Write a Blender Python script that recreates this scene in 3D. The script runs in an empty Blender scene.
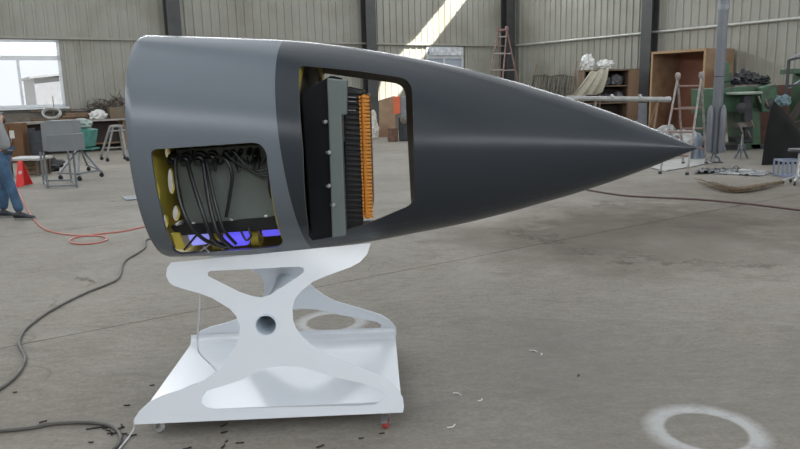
import bpy, bmesh, math, random
import numpy as np
from mathutils import Vector, Matrix, noise
from mathutils.geometry import tessellate_polygon
random.seed(7)
SC = bpy.context.scene
COL = SC.collection
# ------------------------------------------------------------------ camera
F = 690.0; PITCH = math.atan(134.5 / 690.0); ROLL = math.radians(1.45); EYE = Vector((0, 0, 1.6))
FW = Vector((0, math.cos(PITCH), -math.sin(PITCH)))
_r0 = Vector((1, 0, 0)); _u0 = Vector((0, math.sin(PITCH), math.cos(PITCH)))
UP = math.cos(ROLL) * _u0 + math.sin(ROLL) * _r0
RT = math.cos(ROLL) * _r0 - math.sin(ROLL) * _u0
cd = bpy.data.cameras.new('camera'); cam = bpy.data.objects.new('camera', cd); COL.objects.link(cam)
cd.sensor_width = 36; cd.lens = F / 800 * 36; cd.clip_end = 300
cam.matrix_world = Matrix(((RT.x, UP.x, -FW.x, 0), (RT.y, UP.y, -FW.y, 0), (RT.z, UP.z, -FW.z, 1.6), (0, 0, 0, 1)))
SC.camera = cam
SC.view_settings.view_transform = 'Standard'; SC.view_settings.look = 'None'
SC.view_settings.gamma = 1; SC.view_settings.use_curve_mapping = False
SC.view_settings.exposure = -0.18
# hall axes: E1 along the left wall, E2 towards it
TH = math.radians(33)
E1 = Vector((math.cos(TH), math.sin(TH), 0)); E2 = Vector((-math.sin(TH), math.cos(TH), 0)); EZ = Vector((0, 0, 1))
RH = Matrix.Rotation(TH, 3, 'Z')
U1, U0, V1, V0, HR = 21.7, -5.0, 23.8, -19.0, 9.5
def H(u, v, z=0.0): return E1 * u + E2 * v + EZ * z
# ------------------------------------------------------------------ world, sun, daylight, added fill
w = bpy.data.worlds.new('world'); SC.world = w; w.use_nodes = True
nt = w.node_tree; bg = nt.nodes['Background']
sky = nt.nodes.new('ShaderNodeTexSky'); sky.sky_type = 'HOSEK_WILKIE'; sky.turbidity = 9; sky.sun_direction = (.33, -.52, .79)
mx = nt.nodes.new('ShaderNodeMixRGB'); mx.inputs[0].default_value = .9; mx.inputs[2].default_value = (.98, .99, 1.0, 1)
nt.links.new(sky.outputs[0], mx.inputs[1]); nt.links.new(mx.outputs[0], bg.inputs[0]); bg.inputs[1].default_value = 1.6
SUN = Vector((.33, -.52, .79)).normalized()
sl = bpy.data.lights.new('sun', 'SUN'); so = bpy.data.objects.new('sun', sl); COL.objects.link(so)
sl.energy = 23.0; sl.angle = .009; sl.color = (1, .95, .86)
so.rotation_euler = SUN.to_track_quat('Z', 'Y').to_euler(); so.location = (0, 0, 30)
def area(name, c, xax, nrm, sx, sy, power, col=(.93, .97, 1.0)):
    l = bpy.data.lights.new(name, 'AREA'); o = bpy.data.objects.new(name, l); COL.objects.link(o)
    l.shape = 'RECTANGLE'; l.size = sx; l.size_y = sy; l.energy = power; l.color = col
    z = -Vector(nrm).normalized(); x = Vector(xax).normalized(); y = z.cross(x)
    m = Matrix((x, y, z)).transposed().to_4x4(); m.translation = c; o.matrix_world = m
    return o
# added fill lamps in strips under the roof; clerestory bands high in all walls
for u in (-1.5, 5.2, 11.9, 18.4):
    area('roof_fill', H(u, 3, HR - .12), E2, -EZ, 38, 5.2, 560)
area('clerestory_left', H(8, V1 - .15, 7.0), E1, -E2, 25, 1.1, 1500)
area('clerestory_right', H(U1 - .15, 3, 7.0), E2, -E1, 38, 1.1, 1500)
area('clerestory_behind', H(8, V0 + .15, 6.3), E1, E2, 25, 1.5, 1900)
area('clerestory_side', H(U0 + .15, 3, 5.9), E2, E1, 40, 1.1, 1500)
# ------------------------------------------------------------------ pixel helpers (a point of the place at a known height or depth)
def ray(x, y): return FW + RT * ((x - 400) / F) - UP * ((y - 224.5) / F)
def P(x, y, z=0.0):
    d = ray(x, y); return EYE + d * ((z - 1.6) / d.z)
def PY(x, y, Y):
    d = ray(x, y); return EYE + d * (Y / d.y)
def PP(x, y, p0, n):
    d = ray(x, y); return EYE + d * ((p0 - EYE).dot(n) / d.dot(n))
def onL(x, y, dv=0.0):
    p = PP(x, y, H(0, V1 - dv), E2); return p.dot(E1), p.z
def onR(x, y, du=0.0):
    p = PP(x, y, H(U1 - du, 0), E1); return p.dot(E2), p.z
# ------------------------------------------------------------------ materials
MATS = {}
def mat(name, col, rough=.6, metal=0.0, var=.08, scale=6.0, bump=.0, bscale=40.0, emit=0, emcol=None, coat=0.0, alpha=None, dirt=None, spec=.5, stretch=None):
    if name in MATS: return MATS[name]
    m = bpy.data.materials.new(name); m.use_nodes = True; MATS[name] = m
    t = m.node_tree; b = t.nodes['Principled BSDF']
    L = t.links.new
    geo = t.nodes.new('ShaderNodeNewGeometry'); vec = geo.outputs['Position']
    if stretch:
        mp = t.nodes.new('ShaderNodeMapping'); mp.inputs['Scale'].default_value = stretch; L(vec, mp.inputs[0]); vec = mp.outputs[0]
    n = t.nodes.new('ShaderNodeTexNoise'); n.inputs['Scale'].default_value = scale; n.inputs['Detail'].default_value = 5
    L(vec, n.inputs['Vector'])
    r = t.nodes.new('ShaderNodeValToRGB')
    c0 = [max(0, c * (1 - var)) for c in col]; c1 = [min(1, c * (1 + var)) for c in col]
    r.color_ramp.elements[0].position = .3; r.color_ramp.elements[1].position = .7
    r.color_ramp.elements[0].color = (*c0, 1); r.color_ramp.elements[1].color = (*c1, 1)
    L(n.outputs['Fac'], r.inputs[0]); out = r.outputs[0]
    if dirt:
        n2 = t.nodes.new('ShaderNodeTexNoise'); n2.inputs['Scale'].default_value = dirt[1]; n2.inputs['Detail'].default_value = 8; L(geo.outputs['Position'], n2.inputs['Vector'])
        r2 = t.nodes.new('ShaderNodeValToRGB'); r2.color_ramp.elements[0].position = .45; r2.color_ramp.elements[1].position = .68
        L(n2.outputs['Fac'], r2.inputs[0]); mxx = t.nodes.new('ShaderNodeMixRGB'); L(r2.outputs[0], mxx.inputs[0]); L(out, mxx.inputs[1])
        mxx.inputs[2].default_value = (*dirt[0], 1); out = mxx.outputs[0]
    L(out, b.inputs['Base Color'])
    b.inputs['Roughness'].default_value = rough; b.inputs['Metallic'].default_value = metal
    b.inputs['Coat Weight'].default_value = coat; b.inputs['Coat Roughness'].default_value = .08; b.inputs['Specular IOR Level'].default_value = spec
    if bump:
        n3 = t.nodes.new('ShaderNodeTexNoise'); n3.inputs['Scale'].default_value = bscale; n3.inputs['Detail'].default_value = 4; L(geo.outputs['Position'], n3.inputs['Vector'])
        bp = t.nodes.new('ShaderNodeBump'); bp.inputs['Strength'].default_value = bump; bp.inputs['Distance'].default_value = .01
        L(n3.outputs['Fac'], bp.inputs['Height']); L(bp.outputs[0], b.inputs['Normal'])
    if emit:
        b.inputs['Emission Color'].default_value = (*(emcol or col), 1); b.inputs['Emission Strength'].default_value = emit
    if alpha is not None: b.inputs['Alpha'].default_value = alpha
    return m
def glass_mat(name, tint=(.95, .97, 1), refl=.12, rough=.05, diff=0.0, dcol=(.7, .75, .8)):
    if name in MATS: return MATS[name]
    m = bpy.data.materials.new(name); m.use_nodes = True; MATS[name] = m
    t = m.node_tree; t.nodes.clear(); L = t.links.new
    o = t.nodes.new('ShaderNodeOutputMaterial'); tr = t.nodes.new('ShaderNodeBsdfTransparent'); tr.inputs[0].default_value = (*tint, 1)
    g = t.nodes.new('ShaderNodeBsdfGlossy'); g.inputs['Roughness'].default_value = rough
    mx = t.nodes.new('ShaderNodeMixShader'); mx.inputs[0].default_value = refl; L(tr.outputs[0], mx.inputs[1]); L(g.outputs[0], mx.inputs[2])
    if diff:
        d = t.nodes.new('ShaderNodeBsdfDiffuse'); n = t.nodes.new('ShaderNodeTexNoise'); n.inputs['Scale'].default_value = 3
        cr = t.nodes.new('ShaderNodeValToRGB'); cr.color_ramp.elements[0].color = (*[c * .85 for c in dcol], 1); cr.color_ramp.elements[1].color = (*dcol, 1)
        L(n.outputs['Fac'], cr.inputs[0]); L(cr.outputs[0], d.inputs[0])
        m2 = t.nodes.new('ShaderNodeMixShader'); m2.inputs[0].default_value = diff; L(mx.outputs[0], m2.inputs[1]); L(d.outputs[0], m2.inputs[2]); mx = m2
    L(mx.outputs[0], o.inputs[0]); return m
# ------------------------------------------------------------------ mesh builder
ROOT = {}
class MB:
    def __init__(s): s.v = []; s.f = []; s.mi = []
    def add(s, vs, fs, mi=0):
        k = len(s.v); s.v += [Vector(a) for a in vs]; s.f += [[i + k for i in f] for f in fs]; s.mi += [mi] * len(fs); return s
    def box(s, c, size, R=None, mi=0):
        c = Vector(c); x, y, z = [a / 2 for a in size]
        vs = [Vector((i * x, j * y, k * z)) for k in (-1, 1) for j in (-1, 1) for i in (-1, 1)]
        if R is not None: vs = [R @ a for a in vs]
        return s.add([c + a for a in vs], [(0, 2, 3, 1), (4, 5, 7, 6), (0, 1, 5, 4), (2, 6, 7, 3), (0, 4, 6, 2), (1, 3, 7, 5)], mi)
    def bar(s, p, q, wd, ht, up=EZ, mi=0):
        p = Vector(p); q = Vector(q); d = q - p; L = d.length; x = d / L
        y = Vector(up).cross(x)
        if y.length < 1e-4: y = Vector((0, 1, 0)).cross(x)
        if y.length < 1e-4: y = Vector((1, 0, 0))
        y.normalize(); z = x.cross(y)
        return s.box((p + q) / 2, (L, wd, ht), Matrix((x, y, z)).transposed(), mi)
    def tube(s, pts, r, n=8, cap=True, mi=0, closed=False):
        pts = [Vector(p) for p in pts]; m = len(pts); rs = r if isinstance(r, (list, tuple)) else [r] * m
        ref = None; rings = []
        for i, p in enumerate(pts):
            a = pts[i - 1] if (i > 0 or closed) else p; b = pts[(i + 1) % m] if (i < m - 1 or closed) else p
            t = (b - a); t = t.normalized() if t.length > 1e-9 else Vector((0, 0, 1))
            if ref is None: ref = Vector((0, 0, 1)) if abs(t.z) < .9 else Vector((1, 0, 0))
            x = (ref - t * ref.dot(t)).normalized(); ref = x; y = t.cross(x)
            rings.append([p + (x * math.cos(2 * math.pi * k / n) + y * math.sin(2 * math.pi * k / n)) * rs[i] for k in range(n)])
        vs = [v for rg in rings for v in rg]; fs = []
        for i in range(m if closed else m - 1):
            j = (i + 1) % m
            for k in range(n): fs.append((i * n + k, i * n + (k + 1) % n, j * n + (k + 1) % n, j * n + k))
        if cap and not closed: fs += [tuple(range(n))[::-1], tuple((m - 1) * n + k for k in range(n))]
        return s.add(vs, fs, mi)
    def lathe(s, base, ax, prof, n=24, mi=0, ref=None):
        base = Vector(base); ax = Vector(ax).normalized(); x = Vector(ref) if ref else (Vector((0, 0, 1)) if abs(ax.z) < .9 else Vector((1, 0, 0)))
        x = (x - ax * x.dot(ax)).normalized(); y = ax.cross(x); vs = []; fs = []
        for r, h in prof: vs += [base + ax * h + (x * math.cos(2 * math.pi * k / n) + y * math.sin(2 * math.pi * k / n)) * max(r, 1e-4) for k in range(n)]
        for i in range(len(prof) - 1):
            for k in range(n): fs.append((i * n + k, i * n + (k + 1) % n, (i + 1) * n + (k + 1) % n, (i + 1) * n + k))
        fs += [tuple(range(n))[::-1], tuple((len(prof) - 1) * n + k for k in range(n))]
        return s.add(vs, fs, mi)
    def prism(s, poly, thick, holes=(), mi=0):
        """poly/holes: 3-D points in one plane; thick: offset vector"""
        loops = [[Vector(p) for p in poly]] + [[Vector(p) for p in h] for h in holes]
        tri = tessellate_polygon(loops); flat = [p for l in loops for p in l]; n = len(flat); th = Vector(thick)
        vs = flat + [p + th for p in flat]; fs = [tuple(t) for t in tri] + [tuple(i + n for i in t[::-1]) for t in tri]; k = 0
        for l in loops:
            m = len(l)
            for i in range(m): j = (i + 1) % m; fs.append((k + i, k + i + n, k + j + n, k + j))
            k += m
        return s.add(vs, fs, mi)
    def blob(s, c, size, seed=0, amp=.25, freq=3.0, sub=3, R=None, flat=True):
        bm = bmesh.new(); bmesh.ops.create_icosphere(bm, subdivisions=sub, radius=1); c = Vector(c)
        vs = []
        for v in bm.verts:
            p = v.co; k = 1 + amp * noise.noise(p * freq + Vector((seed * 7.3, seed, 0))) + amp * .5 * noise.noise(p * freq * 2.7 + Vector((seed, 3, 1)))
            q = Vector((p.x * size[0], p.y * size[1], p.z * size[2])) * k
            if flat: q.z = max(q.z, -size[2] * .75)
            if R is not None: q = R @ q
            vs.append(c + q)
        fs = [[v.index for v in f.verts] for f in bm.faces]; bm.free(); return s.add(vs, fs)
    def build(s, name, m, parent=None, smooth=False, bevel=0, weld=False, label=None, offset=None):
        me = bpy.data.meshes.new(name); loc = ROOT.get(parent.name, Vector((0, 0, 0))) if parent else (offset or Vector((0, 0, 0)))
        me.from_pydata([tuple(v - loc) for v in s.v], [], s.f); ms = m if isinstance(m, (list, tuple)) else [m]
        for a in ms: me.materials.append(a)
        if len(ms) > 1: me.polygons.foreach_set('material_index', s.mi)
        bm = bmesh.new(); bm.from_mesh(me)
        if weld: bmesh.ops.remove_doubles(bm, verts=bm.verts, dist=1e-5)
        bmesh.ops.recalc_face_normals(bm, faces=bm.faces); bm.to_mesh(me); bm.free()
        if smooth: me.polygons.foreach_set('use_smooth', [True] * len(me.polygons)); me.set_sharp_from_angle(angle=math.radians(38))
        o = bpy.data.objects.new(name, me); COL.objects.link(o)
        if parent: o.parent = parent; ROOT[o.name] = loc
        else: o.location = loc; ROOT[o.name] = loc
        if bevel:
            b = o.modifiers.new('bevel', 'BEVEL'); b.width = bevel; b.segments = 2; b.limit_method = 'ANGLE'; b.angle_limit = math.radians(40)
        if label: o['label'] = label
        return o
def thing(name, loc, label, cat, group=None):
    o = bpy.data.objects.new(name, None); COL.objects.link(o); o.location = loc; ROOT[o.name] = Vector(loc)
    o['label'] = label; o['category'] = cat; o.empty_display_size = .1
    if group: o['group'] = group
    return o
def tag(o, label, cat, group=None):
    o['label'] = label; o['category'] = cat
    if group: o['group'] = group
    return o
def centred(mb):   # base point of a one-mesh thing
    xs = [v.x for v in mb.v]; ys = [v.y for v in mb.v]; zs = [v.z for v in mb.v]
    return Vector(((min(xs) + max(xs)) / 2, (min(ys) + max(ys)) / 2, min(zs)))
def solo(mb, name, m, label, cat, group=None, **k): return tag(mb.build(name, m, offset=centred(mb), **k), label, cat, group)
def struct(o): o['kind'] = 'structure'; return o
def rnd_poly(pts, rad, n=6):
    """round the corners of a 2-D polygon"""
    out = []; m = len(pts); rad = rad if isinstance(rad, (list, tuple)) else [rad] * m
    for i in range(m):
        p = Vector(pts[i]); a = Vector(pts[i - 1]) - p; b = Vector(pts[(i + 1) % m]) - p; r = rad[i]
        if r <= 0: out.append(p); continue
        a.normalize(); b.normalize(); ang = a.angle(b); t = r / math.tan(ang / 2)
        t = min(t, (Vector(pts[i - 1]) - p).length * .48, (Vector(pts[(i + 1) % m]) - p).length * .48)
        s, e = p + a * t, p + b * t
        for k in range(n + 1):
            q = k / n; out.append((1 - q) ** 2 * s + 2 * q * (1 - q) * p + q * q * e)
    return out
def smooth_line(pts, n=6):
    pts = [Vector(p) for p in pts]; out = []
    for i in range(len(pts) - 1):
        p0 = pts[max(i - 1, 0)]; p1 = pts[i]; p2 = pts[i + 1]; p3 = pts[min(i + 2, len(pts) - 1)]
        for k in range(n):
            t = k / n; out.append(.5 * ((2 * p1) + (p2 - p0) * t + (2 * p0 - 5 * p1 + 4 * p2 - p3) * t * t + (3 * p1 - p0 - 3 * p2 + p3) * t ** 3))
    out.append(pts[-1]); return out
# ------------------------------------------------------------------ palette
steel = mat('column_paint', (.056, .056, .057), .55, 0, .15, 3)
sheet = mat('cladding_paint', (.31, .305, .265), .5, 0, .05, 1.5, dirt=((.25, .24, .20), .7))
girtm = mat('girt_paint', (.30, .29, .25), .5, 0, .1, 3)
galv = mat('galvanised', (.45, .46, .47), .35, .8, .15, 4)
greym = mat('grey_metal', (.20, .22, .24), .45, .3, .1, 8)
darkm = mat('dark_metal', (.035, .037, .04), .5, .3, .3, 8)
iron = mat('bare_iron', (.16, .15, .14), .5, .6, .3, 12, dirt=((.16, .09, .05), 9))
wood = mat('raw_timber', (.20, .13, .08), .75, 0, .25, 5, bump=.3, stretch=(1, 1, .15))
ply = mat('plywood', (.30, .20, .125), .65, 0, .12, 4, dirt=((.20, .10, .06), 1.2))
plyred = mat('crate_back_board', (.26, .11, .07), .6, 0, .15, 3)
white = mat('white_gloss', (.69, .72, .77), .22, 0, .015, 2, coat=.5)
rubber = mat('black_rubber', (.02, .02, .02), .6, 0, .2, 20)
film = mat('plastic_film', (.62, .62, .60), .25, 0, .15, 9, bump=.6, bscale=14)
green = mat('machine_green', (.045, .115, .058), .5, 0, .2, 5, dirt=((.04, .05, .035), 5))
# ================================================================== FLOOR
def floor_material():
    m = bpy.data.materials.new('worn_concrete'); m.use_nodes = True; t = m.node_tree; L = t.links.new; b = t.nodes['Principled BSDF']
    geo = t.nodes.new('ShaderNodeNewGeometry'); pos = geo.outputs['Position']
    def noise_(sc, det=6, rough=.6, st=None, dist=0.0):
        v = pos
        if st:
            mp = t.nodes.new('ShaderNodeMapping'); mp.inputs['Rotation'].default_value = (0, 0, -TH); mp.inputs['Scale'].default_value = st; L(pos, mp.inputs[0]); v = mp.outputs[0]
        n = t.nodes.new('ShaderNodeTexNoise'); n.inputs['Scale'].default_value = sc; n.inputs['Detail'].default_value = det; n.inputs['Roughness'].default_value = rough; n.inputs['Distortion'].default_value = dist
        L(v, n.inputs['Vector']); return n.outputs['Fac']
    def ramp(f, a, b_, c0=(0, 0, 0, 1), c1=(1, 1, 1, 1)):
        r = t.nodes.new('ShaderNodeValToRGB'); r.color_ramp.elements[0].position = a; r.color_ramp.elements[1].position = b_
        r.color_ramp.elements[0].color = c0; r.color_ramp.elements[1].color = c1; L(f, r.inputs[0]); return r.outputs[0]
    def math_(op, a, b_=None, clamp=False):
        n = t.nodes.new('ShaderNodeMath'); n.operation = op; n.use_clamp = clamp
        for i, q in enumerate((a, b_)):
            if q is None: continue
            if isinstance(q, (int, float)): n.inputs[i].default_value = q
            else: L(q, n.inputs[i])
        return n.outputs[0]
    def mix(f, a, b_, mode='MIX'):
        n = t.nodes.new('ShaderNodeMixRGB'); n.blend_type = mode
        for i, q in enumerate((f, a, b_)):
            if isinstance(q, tuple): n.inputs[i].default_value = q
            elif isinstance(q, (int, float)): n.inputs[i].default_value = q
            else: L(q, n.inputs[i])
        return n.outputs[0]
    base = ramp(noise_(.45, 7, .62), .3, .72, (.205, .186, .160, 1), (.300, .277, .243, 1))
    fine = ramp(noise_(9, 8, .7, (1, 2.2, 1)), .3, .75, (.74, .73, .72, 1), (1.16, 1.16, 1.15, 1))
    c = mix(.8, base, fine, 'MULTIPLY')
    speck = ramp(noise_(38, 4, .8), .35, .65, (.80, .80, .79, 1), (1.14, 1.14, 1.14, 1))
    c = mix(.8, c, speck, 'MULTIPLY')
    streak = ramp(noise_(1.6, 6, .6, (.5, 3.0, 1), .6), .5, .78)
    c = mix(math_('MULTIPLY', streak, .25), c, (.30, .29, .27, 1))
    dark = ramp(noise_(2.2, 10, .75, (.7, 1.6, 1), .6), .54, .72)
    c = mix(math_('MULTIPLY', dark, .5), c, (.12, .11, .10, 1))
    def dist(cx, cy):
        s = t.nodes.new('ShaderNodeVectorMath'); s.operation = 'DISTANCE'; L(pos, s.inputs[0]); s.inputs[1].default_value = (cx, cy, 0)
        return s.outputs['Value']
    # brown rough worn area in front of the tripod end of the hall
    for (cx, cy, r0, r1, col, amt) in ((2.3, 7.5, .9, 2.2, (.088, .068, .052, 1), .8), (3.6, 7.9, .5, 1.6, (.085, .066, .05, 1), .8), (5.2, 9.5, .5, 2.8, (.10, .08, .062, 1), .6),
                                       (1.0, 8.8, .3, 1.1, (.36, .33, .29, 1), .7), (3.0, 6.8, .1, .8, (.28, .25, .22, 1), .3), (-3.2, 9.2, .1, 1.2, (.34, .33, .31, 1), .4), (-1.9, 7.0, .1, .8, (.34, .33, .31, 1), .3), (1.0, 3.6, .2, 1.6, (.17, .165, .15, 1), .4)):
        d = math_('ADD', dist(cx, cy), math_('MULTIPLY', math_('SUBTRACT', noise_(1.7, 6, .65), .5), 2.2))
        f = ramp(math_('DIVIDE', d, 4.0), r0 / 4, r1 / 4, (1, 1, 1, 1), (0, 0, 0, 1))
        c = mix(math_('MULTIPLY', f, amt), c, col)
    d = math_('ADD', dist(3.1, 7.6), math_('MULTIPLY', math_('SUBTRACT', noise_(1.7, 8, .7), .5), 2.6))
    e1_ = ramp(math_('DIVIDE', d, 4.0), .40, .425); e2_ = ramp(math_('DIVIDE', d, 4.0), .425, .45, (1, 1, 1, 1), (0, 0, 0, 1))
    c = mix(math_('MULTIPLY', math_('MULTIPLY', e1_, e2_), math_('MULTIPLY', ramp(noise_(1.2, 3), .42, .6), .75)), c, (.05, .038, .028, 1))
    # two white overspray rings
    for (cx, cy, ri, ro) in ((*P(706, 431)[:2], .180, .235), (*P(331, 322)[:2], .17, .225)):
        n = math_('MULTIPLY', math_('SUBTRACT', noise_(6, 6, .7), .5), .07); d = math_('ADD', dist(cx, cy), n)
        d2 = math_('ADD', dist(cx, cy), math_('MULTIPLY', n, .25))
        inn = ramp(d2, ri - .006, ri + .012); outm = ramp(d, ro - .01, ro + .06, (1, 1, 1, 1), (0, 0, 0, 1))
        f = math_('MULTIPLY', math_('MULTIPLY', inn, outm), ramp(noise_(14, 6, .8), .3, .5, (.35, .35, .35, 1), (.85, .85, .85, 1)))
        c = mix(f, c, (.47, .47, .47, 1))
    # hairline cracks
    vor = t.nodes.new('ShaderNodeTexVoronoi'); vor.feature = 'DISTANCE_TO_EDGE'; vor.inputs['Scale'].default_value = .33
    wv = t.nodes.new('ShaderNodeVectorMath'); wv.operation = 'ADD'; nn = t.nodes.new('ShaderNodeTexNoise'); nn.inputs['Scale'].default_value = 1.3; nn.inputs['Detail'].default_value = 8; L(pos, nn.inputs['Vector'])
    L(pos, wv.inputs[0]); L(nn.outputs['Color'], wv.inputs[1]); L(wv.outputs[0], vor.inputs['Vector'])
    cr = ramp(vor.outputs['Distance'], .0, .006, (1, 1, 1, 1), (0, 0, 0, 1))
    c = mix(math_('MULTIPLY', cr, ramp(noise_(.6, 2), .55, .7)), c, (.075, .066, .058, 1))
    L(c, b.inputs['Base Color']); b.inputs['Specular IOR Level'].default_value = .22
    L(ramp(noise_(2.5, 6), .3, .7, (.62, .62, .62, 1), (.85, .85, .85, 1)), b.inputs['Roughness'])
    bp = t.nodes.new('ShaderNodeBump'); bp.inputs['Strength'].default_value = .25; bp.inputs['Distance'].default_value = .01; L(noise_(22, 6, .7), bp.inputs['Height']); L(bp.outputs[0], b.inputs['Normal'])
    return m
FLM = floor_material()
subm = mat('joint_dirt', (.05, .045, .04), .9)
mb = MB(); mb.box(H((U0 + U1) / 2, (V0 + V1) / 2, -.13), (U1 - U0 + .6, V1 - V0 + .6, .2), RH)
fl = struct(mb.build('floor', subm))
vs = [V0 - .25, -11.95, -7.7, -3.45, .8, 5.05, 9.33, 13.6, 17.9, 21.2, V1 + .25]
us = [U0 - .25, 8.6, U1 + .25]
for i in range(len(vs) - 1):
    for j in range(2):
        a, b_ = us[j] + .004, us[j + 1] - .004; c_, d_ = vs[i] + .006, vs[i + 1] - .006
        m_ = MB(); m_.box(H((a + b_) / 2, (c_ + d_) / 2, -.02), (b_ - a, d_ - c_, .04), RH); m_.build('concrete_slab', FLM, fl)
# ================================================================== WALLS
def wall_plane(name, m, to3, lo, hi, z0, z1, holes, thick):
    """wall from rectangles round its window openings; to3(s, z) -> point"""
    xs = sorted({lo, hi, *[h[0] for h in holes], *[h[1] for h in holes]}); zs = sorted({z0, z1, *[h[2] for h in holes], *[h[3] for h in holes]})
    mb = MB()
    for i in range(len(xs) - 1):
        for k in range(len(zs) - 1):
            cx, cz = (xs[i] + xs[i + 1]) / 2, (zs[k] + zs[k + 1]) / 2
            if any(h[0] < cx < h[1] and h[2] < cz < h[3] for h in holes): continue
            q = [to3(xs[i], zs[k]), to3(xs[i + 1], zs[k]), to3(xs[i + 1], zs[k + 1]), to3(xs[i], zs[k + 1])]
            mb.add(q + [p + thick for p in q], [(0, 1, 2, 3), (7, 6, 5, 4), (0, 4, 5, 1), (1, 5, 6, 2), (2, 6, 7, 3), (3, 7, 4, 0)])
    return struct(mb.build(name, m))
GZ = 3.4
w1r, w1t = onL(58, 39.5)[0], onL(50, 40)[1]; w1b = onL(50, 107)[1]; w1l = w1r - 3.6
w2l, w2r = onL(426, 60)[0], onL(463, 60)[0]; w2t = 3.33; w2b = 1.25
HOLES = [(w1l, w1r, w1b, w1t), (w2l, w2r, w2b, w2t)]
backing = mat('wall_lining', (.26, .255, .225), .6)
WL = wall_plane('wall_left', backing, lambda s, z: H(s, V1 + .06, z), U0, U1 + .3, -.03, HR, HOLES, E2 * .2)
WR = wall_plane('wall_right', backing, lambda s, z: H(U1 + .06, s, z), V0, V1 + .3, -.03, HR, [], E1 * .2)
WB = wall_plane('wall_back', backing, lambda s, z: H(s, V0, z), U0, U1, -.03, HR, [], -E2 * .2)
WS = wall_plane('wall_side', backing, lambda s, z: H(U0, s, z), V0, V1, -.03, HR, [], -E1 * .2)
def panel_mesh(z0, z1, wd=.9, per=.3):
    pr = []
    n = round(wd / per)
    for k in range(n):
        x = k * per; pr += [(x, .0), (x + per * .40, .0), (x + per * .45, .036), (x + per * .64, .036), (x + per * .69, .0)]
    pr.append((wd - .004, 0.0)); v = []; f = []
    for x, d in pr: v += [(x, d, z0), (x, d, z1)]
    m = len(pr)
    for i in range(m - 1): f.append((2 * i, 2 * i + 2, 2 * i + 3, 2 * i + 1))
    # returns at both side edges and a back skin edge so the sheet has thickness
    for x, i in ((pr[0][0], 0), (pr[-1][0], m - 1)):
        k = len(v); v += [(x, -.012, z0), (x, -.012, z1)]; f.append((2 * i, 2 * i + 1, k + 1, k))
    me = bpy.data.meshes.new('cladding_panel'); me.from_pydata(v, [], f); me.materials.append(sheet); me.update(); return me
_pm = {}
def put_panel(parent, origin, axis, room, z0, z1, wd=.9):
    key = (round(z0, 3), round(z1, 3), round(wd, 3))
    if key not in _pm: _pm[key] = panel_mesh(z0, z1, wd)
    o = bpy.data.objects.new('cladding_panel', _pm[key]); COL.objects.link(o); o.parent = parent
    m = Matrix((axis, room, EZ)).transposed().to_4x4(); m.translation = origin; o.matrix_world = m; return o
DADO = 1.2
u = U1 - .9
while u > -4:
    put_panel(WL, H(u, V1 + .02), E1, -E2, GZ, HR - .1)
    # lower tier, cut round the windows
    a, b_ = u, u + .9
    for h in HOLES:
        if b_ > h[0] and a < h[1]:
            if a < h[0] - .05: put_panel(WL, H(a, V1 + .02), E1, -E2, DADO, GZ, h[0] - a)
            if b_ > h[1] + .05: put_panel(WL, H(h[1], V1 + .02), E1, -E2, DADO, GZ, b_ - h[1])
            break
    else: put_panel(WL, H(u, V1 + .02), E1, -E2, DADO, GZ)
    u -= .9
v = V1 - .9
while v > 5:
    put_panel(WR, H(U1 + .02, v), E2, -E1, GZ, HR - .1); put_panel(WR, H(U1 + .02, v), E2, -E1, DADO, GZ); v -= .9
# brick dado (pieces under 10 px: drawn by the material) with a capping
def brick_mat():
    m = bpy.data.materials.new('dado_brick'); m.use_nodes = True; t = m.node_tree; L = t.links.new; b = t.nodes['Principled BSDF']
    g = t.nodes.new('ShaderNodeNewGeometry'); mp = t.nodes.new('ShaderNodeMapping'); mp.vector_type = 'TEXTURE'; mp.inputs['Rotation'].default_value = (math.pi / 2, 0, TH); L(g.outputs['Position'], mp.inputs[0])
    br = t.nodes.new('ShaderNodeTexBrick'); br.inputs['Scale'].default_value = 4; br.inputs['Color1'].default_value = (.26, .21, .17, 1); br.inputs['Color2'].default_value = (.32, .28, .24, 1); br.inputs['Mortar'].default_value = (.25, .24, .22, 1)
    L(mp.outputs[0], br.inputs['Vector']); n = t.nodes.new('ShaderNodeTexNoise'); n.inputs['Scale'].default_value = 1.2; n.inputs['Detail'].default_value = 8; L(g.outputs['Position'], n.inputs['Vector'])
    mx = t.nodes.new('ShaderNodeMixRGB'); mx.blend_type = 'MULTIPLY'; mx.inputs[0].default_value = .8; L(br.outputs[0], mx.inputs[1]); L(n.outputs['Fac'], mx.inputs[2]); L(mx.outputs[0], b.inputs['Base Color']); b.inputs['Roughness'].default_value = .9
    return m
bk = brick_mat()
mb = MB(); mb.box(H((U0 + U1) / 2, V1 - .03, .6), (U1 - U0, .17, 1.2), RH); struct(mb.build('baseboard_left', bk))
mb = MB(); mb.box(H(U1 - .03, (V0 + V1) / 2, .6), (.17, V1 - V0, 1.2), RH); struct(mb.build('baseboard_right', bk))
mb = MB(); mb.box(H((U0 + U1) / 2, V1 - .05, GZ), (U1 - U0 - .1, .10, .07), RH); struct(mb.build('trim_1', girtm))
mb = MB(); mb.tube([H(U1 - .09, V0 + .1, GZ), H(U1 - .09, V1 - .3, GZ)], .05, 10); struct(mb.build('trim_2', mat('rail_paint', (.48, .48, .45), .35, .3), smooth=True))
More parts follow.
